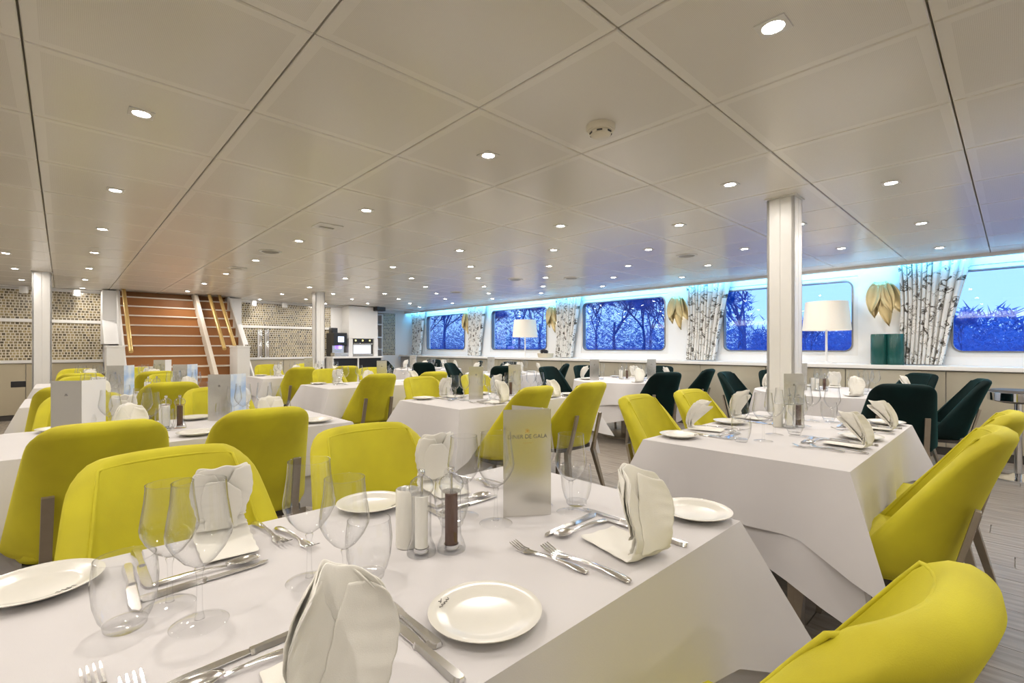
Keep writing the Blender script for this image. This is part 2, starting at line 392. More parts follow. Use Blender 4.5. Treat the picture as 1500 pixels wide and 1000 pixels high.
# ledge and cabinet panels under the windows
struct('trim_4', MB().box(6.98, 7.5, YF, 12.1, .93, .975), 'white_paint', bevel=.006)
lw = struct('wall_right_lower', MB().box(7.05, 7.5, YF, 12.1, .0, .93), 'groove_dark')
pw = MB().box(-.02, 0, -.456, .456, .09, .918).mesh('panel', 'wainscot_champagne', bevel=.004)
for i in range(16):
    y = YF + .5 + i * .92
    if y < 11.7: ob('panel', pw, lw, (7.05, y, 0))
struct('baseboard_right', MB().box(7.04, 7.05, YF, 12.1, 0, .085), 'dark_metal')

# back wall with mosaic, mirror strip and counter
XS0, XS1 = .72, 2.42
bw = MB(); bw.box(XL, XS0 - .02, YB, YB + .15, -.1, 2.5); bw.box(XS1 + .02, 5.0, YB, YB + .15, -.1, 2.5); bw.box(6.42, 7.66, 12.25, 12.4, -.1, 2.5)
bw.box(4.9, 5.0, YB + .15, 12.9, -.1, 2.5); bw.box(4.9, 7.66, 12.8, 12.95, -.1, 2.5); bw.box(4.9, 7.66, YB, 12.9, 2.32, 2.4)
bw.box(5.0, 5.78, YB, 11.5, 2.2, 2.32)
wb = struct('wall_back', bw, 'wall_white')
wbl = struct('wall_back_lower', MB().box(XL, .53, YB - .25, YB - .002, .0, .92).box(2.64, 4.48, YB - .25, YB - .002, 0, .92), 'groove_dark')
led5 = MB()
def tile(x0, x1, y, z0, z1): ob('tile_field', MB().box(x0, x1, y - .012, y, z0, z1).mesh('tile_field', 'mosaic_tile'), wb, kind='stuff')
for x0, x1 in ((XL, .53), (2.64, 4.72)):
    tile(x0, x1, YB, .97, 1.61); tile(x0, x1, YB, 1.665, 2.15)
    ob('mirror_strip', MB().box(x0, x1, YB - .03, YB, 1.61, 1.665).mesh('mirror_strip', 'white_paint', bevel=.004), wb)
    led5.box(x0, min(x1, 4.48), YB - .3, YB - .014, .925, .968)
    n = max(1, round((min(x1, 4.48) - x0) / .92)); wd = (min(x1, 4.48) - x0) / n
    for i in range(n): ob('panel', MB().box(x0 + i * wd + .004, x0 + (i + 1) * wd - .004, YB - .27, YB - .25, .09, .92).mesh('panel', 'wainscot_beige', bevel=.004), wbl)
struct('trim_5', led5, 'white_paint', bevel=.004)
tile(6.42, 6.95, 12.25, .97, 2.15)
struct('baseboard_back', MB().box(XL, .53, YB - .256, YB - .25, 0, .085).box(2.64, 4.48, YB - .256, YB - .25, 0, .085), 'dark_metal')
struct('wall_left', MB().box(XL - .15, XL, YF, YB, -.1, 2.4), 'wall_white')
struct('wall_front', MB().box(XL - .15, 7.66, YF - .15, YF, -.1, 2.4), 'wall_white')
# stairwell shell
struct('wall_stairwell', MB().box(XS0 - .1, XS0, YB, 13, -.1, 3.2).box(XS1, XS1 + .1, YB, 13, -.1, 3.2).box(XS0 - .1, XS1 + .1, 12.9, 13, -.1, 3.2).box(XS0 - .1, XS1 + .1, YB, 13, 3.1, 3.2).box(XS0 - .1, XS1 + .1, YB - .02, YB + .1, 2.32, 3.2), 'wall_white')

# ------------------------------------------------------------------ pillars
def pillar(x, y, label, w=.17, base=True):
    t = thing('pillar', label, 'pillar', (x, y, 0), group='white pillars')
    h = w / 2
    ob('column_core', MB().box(-h + .003, h - .003, -h + .003, h - .003, 0, ZC - .002).mesh('column_core', 'white_paint'), t)
    pa = MB().box(-h, -.0015, -h, -h + .02, .0, ZC - .012).mesh('cladding_panel', 'white_paint', bevel=.003)
    for k in range(4):
        a = k * PI / 2
        ob('cladding_panel', pa, t, rz=a); ob('cladding_panel', MB().box(.0015, h, -h, -h + .02, .0, ZC - .012).mesh('cladding_panel', 'white_paint', bevel=.003), t, rz=a)
    ob('ceiling_collar', MB().box(-h - .012, h + .012, -h - .012, h + .012, ZC - .008, ZC).mesh('ceiling_collar', 'white_paint'), t)
pillar(3.61, 1.09, 'tall white square pillar at the end of the right-hand table')
pillar(3.44, 8.85, 'slim white pillar beside the coffee machine at the back', .17)
pillar(-.2, 9.05, 'white pillar at far left in front of the mosaic wall', .19)

# ------------------------------------------------------------------ staircase
st = thing('staircase', 'wooden staircase with pale nosings and brass handrails rising through the ceiling', 'staircase', (0, 8.7, 0))
rs, gs = .175, .2
rm = MB().box(XS0, XS1, 0, .02, 0, rs - .022).mesh('riser', 'oak'); nmh = MB().box(XS0, XS1, -.022, .22, -.024, 0).mesh('tread', 'nosing', bevel=.004)
for i in range(14):
    ob('riser', rm, st, (0, i * gs, i * rs)); ob('tread', nmh, st, (0, i * gs, (i + 1) * rs))
ang = math.atan2(rs, gs)
def slope(x, w, up, h, y0, y1, name, mat):
    s = rs / gs; poly = [(y0, y0 * s + up), (y1, y1 * s + up), (y1, y1 * s + up + h), (y0, y0 * s + up + h)]
    ob(name, MB().prism(poly, 'x', x, x + w).mesh(name, mat, bevel=.005), st)
slope(1.83, .06, .10, .28, -.1, 2.40, 'stringer', 'nosing')
slope(XS0 - .03, .03, -.3, .6, -.1, 2.65, 'stringer', 'wall_white'); slope(XS1, .03, -.3, .6, -.1, 2.65, 'stringer', 'wall_white')
for x, y0, dz in ((.775, .75, .46), (2.05, .75, .50), (2.22, .78, .50)):
    s = rs / gs; m = MB().tube([(x, y0, y0 * s + dz), (x, 2.25, 2.25 * s + dz)], .03, 10)
    ob('handrail', m.mesh('handrail', 'brass', smooth=60), st)
for x0, x1, lab in ((.46, .66, 'left'), (2.13, 2.32, 'right')):
    t = thing('stair_post', 'low white square post at the foot of the stairs, %s side' % lab, 'post', (x0, 8.95, 0), group='posts at the foot of the stairs')
    ob('post_body', MB().box(0, x1 - x0, 0, .5, 0, 1.18).mesh('post_body', 'white_paint', bevel=.004), t)
    ob('post_cap', MB().box(-.008, x1 - x0 + .008, -.008, .508, 1.18, 1.21).mesh('post_cap', 'white_paint', bevel=.004), t)
for x0, x1, lab in ((.50, .74, 'left'), (2.41, 2.66, 'right')):
    poly = [(YB, 2.18), (YB - .55, 2.18), (YB - .55, 1.66), (YB - 1.05, 1.24), (YB, 1.24)]
    struct('wall_stair_%s' % lab, MB().prism(poly, 'x', x0, x1), 'wall_white', bevel=.006)

# ------------------------------------------------------------------ service corner: coffee machine, oven cabinet, shelf recess
t = thing('service_counter', 'white service counter under the coffee machine with dark open shelves', 'counter', (4.5, 10.75, 0))
ob('worktop', MB().box(0, 1.28, 0, .64, .93, .97).mesh('worktop', 'white_paint', bevel=.004), t)
ob('body', MB().box(.02, 1.26, .06, .64, .08, .93).mesh('body', 'black_plastic'), t)
for i in range(3): ob('divider', MB().box(.01 + i * .615, .04 + i * .615, .03, .64, .0, .93).mesh('divider', 'white_paint'), t)
ob('front_panel', MB().box(.04, 1.24, .035, .06, .08, .62).mesh('front_panel', 'white_paint'), t)
t = thing('coffee_machine', 'black and steel coffee machine with a lit violet screen', 'coffee machine', (4.74, 10.95, .97))
ob('body', MB().box(-.14, .16, .1, .4, 0, .56).mesh('body', 'black_plastic', bevel=.01), t)
ob('head', MB().box(-.15, .17, -.06, .1, .26, .56).mesh('head', 'black_plastic', bevel=.012), t)
ob('display', MB().box(-.05, .09, -.064, -.06, .34, .47).mesh('display', 'screen_glow'), t)
ob('spout', MB().box(-.02, .06, -.03, .02, .18, .27).mesh('spout', 'screen_violet', bevel=.006), t)
ob('drip_tray', MB().box(-.16, .18, -.12, .1, 0, .09).mesh('drip_tray', 'steel', bevel=.008), t)
ob('splash_panel', MB().box(-.13, .15, .08, .098, .09, .26).mesh('splash_panel', 'steel'), t)
ob('bean_hopper', MB().box(-.12, .02, .12, .3, .56, .68).mesh('bean_hopper', 'black_plastic', bevel=.01), t)
t = thing('oven_cabinet', 'tall white cabinet with a built-in glowing oven', 'cabinet', (5.0, 11.0, 0))
c = MB(); c.box(0, .76, .02, .5, 1.40, 2.19); c.box(0, .10, 0, .5, .97, 1.40); c.box(.66, .76, 0, .5, .97, 1.40); c.box(0, .76, .4, .5, .97, 1.4)
ob('body', c.mesh('body', 'white_paint'), t)
ob('cabinet_door', MB().box(.004, .756, 0, .02, 1.405, 2.185).mesh('cabinet_door', 'white_paint', bevel=.003), t)
o_ = ob('oven', MB().box(.105, .655, .06, .4, .972, 1.395).mesh('oven', 'dark_metal', bevel=.006), t)
ob('oven_window', MB().box(.14, .60, .052, .06, 1.03, 1.25).mesh('oven_window', 'oven_glow'), o_)
ob('oven_handle', MB().tube([(.13, .03, 1.27), (.63, .03, 1.27)], .012).mesh('oven_handle', 'steel', smooth=60), o_)
ob('control_strip', MB().box(.11, .65, .05, .06, 1.31, 1.39).mesh('control_strip', 'black_plastic'), o_)
for x in (.18, .36, .55): ob('indicator', MB().box(x, x + .035, .044, .05, 1.34, 1.37).mesh('indicator', 'yellow_indicator'), o_)
ob('oven_trim', MB().box(.12, .64, .05, .06, .985, 1.02).mesh('oven_trim', 'steel'), o_)
t = thing('wall_shelf', 'white open shelf unit with stacked boxes in the doorway recess', 'shelf', (5.98, 12.0, 0))
for x in (-.16, .42): ob('side_panel', MB().box(x, x + .03, 0, .4, 0, 2.1).mesh('side_panel', 'white_paint'), t)
ob('back_panel', MB().box(-.16, .45, .38, .4, 0, 2.1).mesh('back_panel', 'white_paint'), t)
sh = MB().box(-.13, .42, 0, .38, 0, .03).mesh('shelf_board', 'white_paint')
for z in (.3, .72, 1.12, 1.45, 1.80, 2.07): ob('shelf_board', sh, t, (0, 0, z))
for k, (x, z, hh) in enumerate(((-.02, 1.48, .07), (-.02, 1.555, .06), (-.02, 1.62, .06), (.02, 1.15, .08), (.2, 1.15, .05))):
    ob('storage_box', MB().box(x, x + (.36 if k < 3 else .15), .05, .35, z, z + hh).mesh('storage_box', 'white_paint', bevel=.01), None, (5.98, 12.0, 0), label=['lowest of three flat white boxes stacked on the recess shelf', 'middle of three flat white boxes stacked on the recess shelf', 'topmost of three flat white boxes stacked on the recess shelf', 'taller pale box on the lower recess shelf', 'shorter pale box on the lower recess shelf'][k], cat='box', group='boxes on the recess shelf')
ob('projector', MB().box(-.12, .12, -.1, .1, -.05, .05).mesh('projector', 'black_plastic', bevel=.015), None, (5.75, 10.9, 2.14), label='small black device hanging from the ceiling by the recess', cat='device')
t = thing('juice_dispenser', 'pair of shiny steel cylinders standing on the mosaic wall counter', 'dispenser', (3.17, 11.22, .968))
for x in (-.07, .07): ob('cylinder', MB().lathe([(.062, 0), (.062, .02), (.052, .03), (.052, .56), (.045, .6), (.0, .605)], 16, (x, 0, 0)).mesh('cylinder', 'chrome', smooth=50), t)
ob('wall_socket', MB().box(-.07, .07, -.03, .0, -.04, .04).mesh('wall_socket', 'black_plastic', bevel=.006), None, (-.42, 9.0, .70), label='small black box mounted beside the far left pillar', cat='socket box')

# ------------------------------------------------------------------ ceiling fittings
dl = thing('downlight', '', 'downlight', group='ceiling downlights')
fr = MB(); a = .045
N = 20; outs = [(max(-a, min(a, 1.6 * a * math.cos(2 * PI * i / N))), max(-a, min(a, 1.6 * a * math.sin(2 * PI * i / N)))) for i in range(N)]
vs = [(x, y, -.004) for x, y in outs] + [(.033 * math.cos(2 * PI * i / N), .033 * math.sin(2 * PI * i / N), -.005) for i in range(N)] + [(x, y, 0) for x, y in outs] + [(.03 * math.cos(2 * PI * i / N), .03 * math.sin(2 * PI * i / N), 0.0) for i in range(N)]
fr.add(vs, [q for i in range(N) for q in ((i, (i + 1) % N, N + (i + 1) % N, N + i), (i, 2 * N + i, 2 * N + (i + 1) % N, (i + 1) % N), (N + i, N + (i + 1) % N, 3 * N + (i + 1) % N, 3 * N + i))])
ob('frame', fr.mesh('frame', 'white_paint', smooth=30), dl)
ob('lens', MB().lathe([(.0, -.0035), (.031, -.003), (.031, 0)], 20).mesh('lens', 'lamp_lens'), dl)
PD = Proto(dl)
la = bpy.data.lights.new('downlight_beam', 'AREA'); la.shape = 'DISK'; la.size = .06; la.energy = DOWN_W; la.color = (1, .925, .84)
cols = {-1.5: 0, -.5: 1, 1.5: 0, 3.5: 1, 4.5: 0, 5.5: 1, 6.5: 0, 7.5: 1, 8.5: 0, -3.5: 1, -5.5: 0}
nl = 0; lights = []
for cxi, par in cols.items():
    for j in range(-6, 14):
        if (j % 2 == 0) != (par == 0): continue
        x, y = GX + cxi * P_, GY + (j + .5) * P_
        if not (-2.6 < x < 7.1 and -1.7 < y < 11.1): continue
        if XS0 < x < XS1 and y > 10.6: continue
        lights.append((x, y))
def where(x, y, z):
    d = X_ = x * math.sin(A_) + y * math.cos(A_); px = CX_ + F_ * (x * math.cos(A_) - y * math.sin(A_)) / d; py = CY_ - F_ * (z - 1.18) / d
    return px, py, d
OW = ['first', 'second', 'third', 'fourth', 'fifth', 'sixth', 'seventh', 'eighth', 'ninth', 'tenth', 'eleventh', 'twelfth', 'thirteenth', 'fourteenth', 'fifteenth', 'sixteenth', 'seventeenth', 'eighteenth', 'nineteenth', 'twentieth'] + ['twenty-' + q for q in ('first', 'second', 'third', 'fourth', 'fifth', 'sixth', 'seventh', 'eighth', 'ninth')]
vl = [p for p in lights if seen(*p, ZC, 10)]
rows = sorted({round(p[0], 2) for p in vl}, reverse=True)
for x, y in lights:
    if (x, y) in vl:
        ix = [q[1] for q in sorted(vl, key=lambda q: q[1]) if round(q[0], 2) == round(x, 2)].index(y)
        lab = 'lit downlight, %s from the front in the %s ceiling row from the windows' % (OW[ix], OW[rows.index(round(x, 2))])
    else: lab = 'lit ceiling downlight outside the picture'
    o = PD.put((x, y, ZC), 0, lab, 'ceiling downlights')
    lo = bpy.data.objects.new('downlight_beam', la); C.objects.link(lo); lo.location = (0, 0, -.012); lo.parent = o
sd = thing('smoke_detector', 'round cream smoke detector on the ceiling', 'smoke detector', (1.80, 1.31, ZC))
ob('base', MB().lathe([(.066, 0), (.066, -.016), (.060, -.024)], 28).mesh('base', 'detector_cream', smooth=40), sd)
ob('vent_ring', MB().lathe([(.044, -.024), (.044, -.036)], 28).mesh('vent_ring', 'dark_metal', smooth=40), sd)
ob('sensor_head', MB().lathe([(.058, -.022), (.056, -.030), (.048, -.031), (.048, -.036), (.046, -.044), (.036, -.050), (0, -.051)], 28).mesh('sensor_head', 'detector_cream', smooth=40), sd)
for k in range(6):
    a = k * PI / 3; ob('vent_slot', MB().box(-.012, .012, -.0505, -.047, -.040, -.034).mesh('vent_slot', 'dark_metal'), sd, rz=a)
def vent(x, y, lab, kind):
    t = thing(kind, lab, 'vent' if 'vent' in kind else 'speaker', (x, y, ZC))
    ob('plate', MB().lathe([(.11, 0), (.11, -.006), (.07, -.010), (0, -.010)], 24).mesh('plate', 'white_paint', smooth=40) if 'round' in kind else MB().box(-.1, .1, -.1, .1, -.006, 0).mesh('plate', 'white_paint', bevel=.003), t)
    ob('slot', MB().lathe([(.085, -.0085), (.075, -.0115), (.07, -.0105)], 24).mesh('slot', 'groove_dark') if 'round' in kind else MB().box(-.06, .06, -.003, .003, -.009, -.005).box(-.06, .06, .02, .026, -.009, -.005).mesh('slot', 'groove_dark'), t)
vent(1.62, 3.98, 'square white ceiling plate in the row of downlights left of centre', 'square_vent')
for px, py, lab in ((396, 368, 'round white ceiling vent left of centre above the stairs'), (837, 407, 'round ceiling vent above the middle windows'), (755, 409, 'round ceiling vent left of the one above the middle windows'), (668, 428, 'small round ceiling vent farthest back'), (1006, 374, 'round ceiling vent near the big pillar')):
    d = F_ * 1.02 / (CY_ - py); x = (px - CX_) / F_ * d; vent(x * math.cos(A_) + d * math.sin(A_), -x * math.sin(A_) + d * math.cos(A_), lab, 'round_vent')
vent(1.62, 6.85, 'small square ceiling vent near the staircase', 'square_vent')
sp = thing('ceiling_spotlight', '', 'spotlight', group='cylinder spotlights by the mosaic wall')
ob('housing', MB().lathe([(.055, 0), (.055, -.10), (.05, -.104)], 20, caps=False).mesh('housing', 'white_paint', smooth=40), sp)
ob('lens', MB().lathe([(.05, -.098), (0, -.096)], 20).mesh('lens', 'frosted_lens'), sp)
PS = Proto(sp)
for x, lab in ((-.46, 'leftmost'), (.17, 'second from left'), (2.95, 'second from right'), (3.58, 'rightmost')):
    o = PS.put((x, 11.12, 2.172), 0, '%s white cylinder spotlight hanging above the mosaic wall' % lab, 'cylinder spotlights by the mosaic wall')

# ------------------------------------------------------------------ curtains, leaf sconces, ledge decoration
def curtain(y0, y1, lab, flare=.0):
    nu, nv = 132, 22; vs = []; W = y1 - y0
    for j in range(nv + 1):
        v = j / nv; z = 2.23 - v * 1.245; pinch = 1 - .12 * math.sin(PI * min(1, v * 1.1)) 
        for i in range(nu + 1):
            u = i / nu; ph = u * 2 * PI * 11 + .5 * math.sin(3 * v + u * 5)
            sweep = -.16 * max(0, (.35 - u) / .35) * (1 - v) ** 1.2 if flare else 0
            y = y0 + W * (.5 + (u - .5) * pinch) + sweep + .10 * (1 - u) * v * v
            vs.append((7.405 + .036 * math.sin(ph) + .008 * math.sin(2.3 * ph + 4 * v), y + .008 * math.cos(ph), z))
    fs = [(j * (nu + 1) + i, j * (nu + 1) + i + 1, (j + 1) * (nu + 1) + i + 1, (j + 1) * (nu + 1) + i) for j in range(nv) for i in range(nu)]
    mb = MB().add(vs, fs); me = mb.mesh('drape', 'curtain_print', smooth=180, fixn=False)
    uv = me.uv_layers.new(name='UVMap')
    for p in me.polygons:
        for li in p.loop_indices:
            k = me.loops[li].vertex_index; uv.data[li].uv = (k % (nu + 1) / nu * .95, k // (nu + 1) / nv * 1.25)
    t = thing('curtain', lab, 'curtain', group='birch print curtains'); ob('drape', me, t)
    ob('curtain_rail', MB().box(7.39, 7.42, y0 - .05, y1 + .05, 2.225, 2.245).mesh('curtain_rail', 'chrome'), t)
    return t
curtain(.47, .98, 'birch print curtain beside the green vases, tallest in the picture', 1)
curtain(3.12, 3.68, 'birch print curtain left of the pillar, between two windows', 1)
curtain(6.0, 6.5, 'birch print curtain right of the bowl of cones', 1)
curtain(8.9, 9.42, 'birch print curtain between the two farthest windows', 1)
curtain(11.55, 12.05, 'birch print curtain in the far corner by the mosaic strip', 1)
def leaf_mesh(L, W, bend, n=10):
    def fn(u, v):
        s = (u - .5) * 2; ww = W * math.sin(PI * min(1, v * .93 + .07)) ** .75 * (1 - .25 * v)
        return (.02 + bend * (v - .3) ** 2 - .035 * s * s * (1 if s > 0 else .8) - .01, s * ww + .03 * v * v, v * L)
    return MB().grid(fn, 6, n).mesh('leaf', 'gold', smooth=180, solid=.004, fixn=False)
lm = leaf_mesh(.50, .085, .06); lm2 = leaf_mesh(.40, .085, .05)
def sconce(y, z, lab):
    t = thing('leaf_sconce', lab, 'wall light', (7.49, y, z), group='gold leaf wall lights')
    for me, yy, zz, rx, ry in ((lm, .0, .19, -5, 4), (lm2, .065, .20, 5, 6), (lm2, -.065, .22, -16, 6), (lm2, .05, .25, 12, 10), (lm2, -.02, .25, -8, 8)):
        ob('leaf', me, t, (-.06, yy, zz), rot=(PI + R(rx), R(ry), 0))
    ob('back_plate', MB().lathe([(.05, 0), (.05, .012)], 16).mesh('back_plate', 'gold'), t, (0, 0, 0), rot=(0, R(-90), 0))
    b = ob('bulb', MB().lathe([(0, 0), (.03, .004), (.03, .02), (0, .024)], 12).mesh('bulb', 'bulb', smooth=60), t, (-.02, 0, -.03), rot=(0, R(-90), 0))
    l = bpy.data.lights.new('sconce_glow', 'POINT'); l.energy = .9; l.color = (1, .84, .6); l.shadow_soft_size = .03
    lo = bpy.data.objects.new('sconce_glow', l); C.objects.link(lo); lo.parent = t; lo.location = (-.045, 0, -.05)
sconce(1.14, 1.75, 'gold leaf wall light above the green vases'); sconce(3.86, 1.78, 'gold leaf wall light left of the big pillar'); sconce(6.62, 1.80, 'gold leaf wall light right of the far lamp'); sconce(9.52, 1.82, 'gold leaf wall light farthest back between windows')
tl = thing('table_lamp', '', 'lamp', group='white lamps on the window ledge')
ob('base', MB().lathe([(.11, 0), (.11, .012), (.02, .02), (.012, .03)], 24).mesh('base', 'white_paint', smooth=40), tl)
ob('stem', MB().tube([(0, 0, .02), (0, 0, .50)], .013, 12).mesh('stem', 'white_paint', smooth=60), tl)
ob('lamp_shade', MB().lathe([(.27, .43), (.235, .80)], 40, caps=False).mesh('lamp_shade', 'lampshade', smooth=60, solid=.004), tl)
ob('shade_ring', MB().tube([(.0, 0, .50), (.235, 0, .79)], .003).tube([(0, 0, .5), (-.118, .204, .79)], .003).tube([(0, 0, .5), (-.118, -.204, .79)], .003).mesh('shade_ring', 'chrome'), tl)
ob('bulb', MB().lathe([(0, .5), (.03, .53), (.035, .57), (.02, .61), (0, .62)], 14).mesh('bulb', 'bulb', smooth=60), tl)
ll = bpy.data.lights.new('lamp_glow', 'POINT'); ll.energy = 1.6; ll.color = (1, .82, .6); ll.shadow_soft_size = .05
lo = bpy.data.objects.new('lamp_glow', ll); C.objects.link(lo); lo.parent = tl; lo.location = (0, 0, .67)
PL = Proto(tl)
PL.put((7.24, 1.69, .975), 0, 'big white drum shade lamp on the ledge right of the pillar', 'white lamps on the window ledge')
PL.put((7.24, 7.25, .975), 0, 'smaller looking white drum shade lamp on the ledge by the far windows', 'white lamps on the window ledge')
def vase(y, lab):
    t = thing('green_vase', lab, 'vase', (7.25, y, .975), group='green vases on the ledge')
    prof = [(.0, .0), (.08, 0), (.084, .006), (.084, .365), (.081, .37), (.075, .365), (.075, .02), (0, .02)]
    ob('vase_body', MB().lathe(prof, 40).mesh('vase_body', 'teal_ceramic', smooth=40), t)
    st_ = MB()
    for k in range(40):
        for q in range(22):
            a = 2 * PI * (k + .5 * (q % 2)) / 40; z = .02 + q * .0155; cx, cy = .084 * math.cos(a), .084 * math.sin(a)
            T = Vector((-math.sin(a), math.cos(a), 0)); U = Vector((0, 0, 1)); Nn = Vector((math.cos(a), math.sin(a), 0)); p = Vector((cx, cy, z)); h = .004
            st_.add([p + T * h, p + U * h, p - T * h, p - U * h, p + Nn * .003], [(0, 1, 4), (1, 2, 4), (2, 3, 4), (3, 0, 4)])
    ob('studs', st_.mesh('studs', 'teal_ceramic', fixn=False), t)['kind'] = 'stuff'
vase(1.14, 'dark green studded vase, left of the pair on the ledge'); vase(.985, 'dark green studded vase on the ledge nearer the curtain')
t = thing('cone_bowl', 'low beige bowl on the ledge beside the far lamp', 'bowl', (7.2, 6.62, .975))
ob('bowl_body', MB().lathe([(.10, 0), (.15, .005), (.17, .09), (.155, .09), (.14, .02), (0, .02)], 28).mesh('bowl_body', 'stone_bowl', smooth=40), t)
cone = MB()
for q in range(8):
    r = .045 * math.sin(PI * (q + .8) / 9)
    for k in range(9):
        a = 2 * PI * (k + .5 * (q % 2)) / 9; d = Vector((math.cos(a), math.sin(a), .35)); p = Vector((0, 0, q * .011)) ; T = Vector((-math.sin(a), math.cos(a), 0)) * .012
        cone.add([p + T, p - T, p + d * (r + .012), p + Vector((0, 0, .014))], [(0, 1, 2), (0, 2, 3), (1, 3, 2)])
cone = cone.mesh('pine_cone', 'pinecone')
for k, (x, y, z, lab) in enumerate(((-.06, .04, .07, 'dark pine cone at the left of the beige bowl'), (.05, .05, .075, 'dark pine cone at the back of the beige bowl'), (-.04, -.06, .07, 'dark pine cone at the right of the beige bowl'), (0, 0, .13, 'dark pine cone on top of the heap in the beige bowl'))):
    ob('pine_cone', cone, None, (7.2 + x, 6.62 + y, .975 + z), rot=(k * .4, .3 * k, k), label=lab, cat='pine cone', group='pine cones in the bowl')
t = thing('bar_stool', 'chrome stool with a round dark seat against the ledge cabinets', 'stool', (6.25, -.02, 0))
ob('base', MB().lathe([(.20, 0), (.20, .012), (.06, .03), (.03, .05)], 28).mesh('base', 'chrome', smooth=50), t)
ob('stem', MB().lathe([(.028, .04), (.028, .70)], 16).mesh('stem', 'chrome', smooth=50), t)
ob('seat', MB().lathe([(.10, .68), (.19, .70), (.195, .78), (.18, .80), (0, .80)], 32).mesh('seat', 'dark_metal', smooth=40), t)
ob('seat_ring', MB().lathe([(.192, .70), (.2, .705), (.2, .775), (.192, .78)], 32, caps=False).mesh('seat_ring', 'chrome', smooth=50), t)

# ------------------------------------------------------------------ chairs
def shell_pt(u, v, off=0):
    v0 = .87; um = 1 if v < v0 else 1 - .32 * (1 - math.sqrt(max(0, 1 - ((v - v0) / (1 - v0)) ** 2)))
    a = u * um * PI / 2 * .97; hw = .25 - .082 * v; wv = .275 - .21 * v
    yb = -.19 - .14 * v - .03 * v * v
    x = hw * math.sin(a); y = yb + wv * (1 - math.cos(a)); z = .40 + .50 * v + .012 * v * math.cos(a)
    if off:
        n = Vector((math.sin(a) * wv, -math.cos(a) * hw, -.15 * hw)).normalized(); return (x + n.x * off, y + n.y * off, z + n.z * off)
    return (x, y, z)
def make_chair(kind, mat):
    t = thing('dining_chair', '', 'chair')
    me = MB().grid(lambda i, j: shell_pt(2 * i - 1, j), 16, 14).mesh('backrest', mat, smooth=180, solid=.062, sub=1, fixn=False)
    b = ob('backrest', me, t)
    rim = [shell_pt(-.93, .03 + .92 * j / 14, -.0295) for j in range(15)] + [shell_pt(-.93 + 1.86 * i / 12, .95, -.0295) for i in range(1, 12)] + [shell_pt(.93, .95 - .92 * j / 14, -.0295) for j in range(15)]
    ob('piping', MB().tube(rim, .004, 6).mesh('piping', mat, smooth=180), b)
    pl = []
    for i in range(28):
        a = 2 * PI * i / 28; cx, sy = math.cos(a), math.sin(a); e = .55
        pl.append((math.copysign(abs(cx) ** e, cx) * .235, .045 + math.copysign(abs(sy) ** e, sy) * (.225)))
    m = MB(); prof = [(.86, .385), (.97, .392), (1.0, .41), (1.0, .455), (.975, .478), (.90, .49), (.5, .497), (.0, .498)]
    vs = []; fs = []; n = 28
    for s, z in prof:
        for x, y in pl: vs.append((x * s, .045 + (y - .045) * s, z))
    for k in range(len(prof) - 1):
        for i in range(n): j = (i + 1) % n; fs.append((k * n + i, k * n + j, (k + 1) * n + j, (k + 1) * n + i))
    fs.append(tuple(range(n))); m.add(vs, fs)
    ob('seat', m.mesh('seat', mat, smooth=60), t)
    ob('seat_base', MB().prism(rrect(.42, .40, .05, 4, 0, .04), 'z', .362, .388).mesh('seat_base', 'dark_metal'), t)
    for s in (-1, 1):
        rl = MB().bar((s * .145, -.285, .66), (s * .15, -.225, .42), .034, .016, up=(0, 1, .3)).bar((s * .15, -.225, .42), (s * .16, -.20, .34), .034, .018, .036, .03, up=(0, 1, .3)).bar((s * .16, -.2, .36), (s * .205, -.29, 0), .036, .034, .024, .022, up=(0, 1, 0))
        ob('leg', rl.mesh('leg', 'bronze_metal', bevel=.002), t)
        ob('leg', MB().bar((s * .19, .19, .375), (s * .205, .225, 0), .036, .034, .022, .022, up=(0, 1, 0)).mesh('leg', 'bronze_metal', bevel=.002), t)
    return t
PCL = Proto(make_chair('lime', 'velvet_lime')); PCG = Proto(make_chair('green', 'velvet_green'))
def chair(P, x, yb, face, lab, grp, tilt=0):
    """yb = Y of the top of the backrest; face +1 looks to +Y, -1 to -Y; tilt degrees"""
    rz = (0 if face > 0 else PI) + R(tilt); off = .34
    P.put((x - math.sin(-rz) * 0 + math.sin(-rz) * off, yb + math.cos(rz) * off, 0), rz, lab, grp)

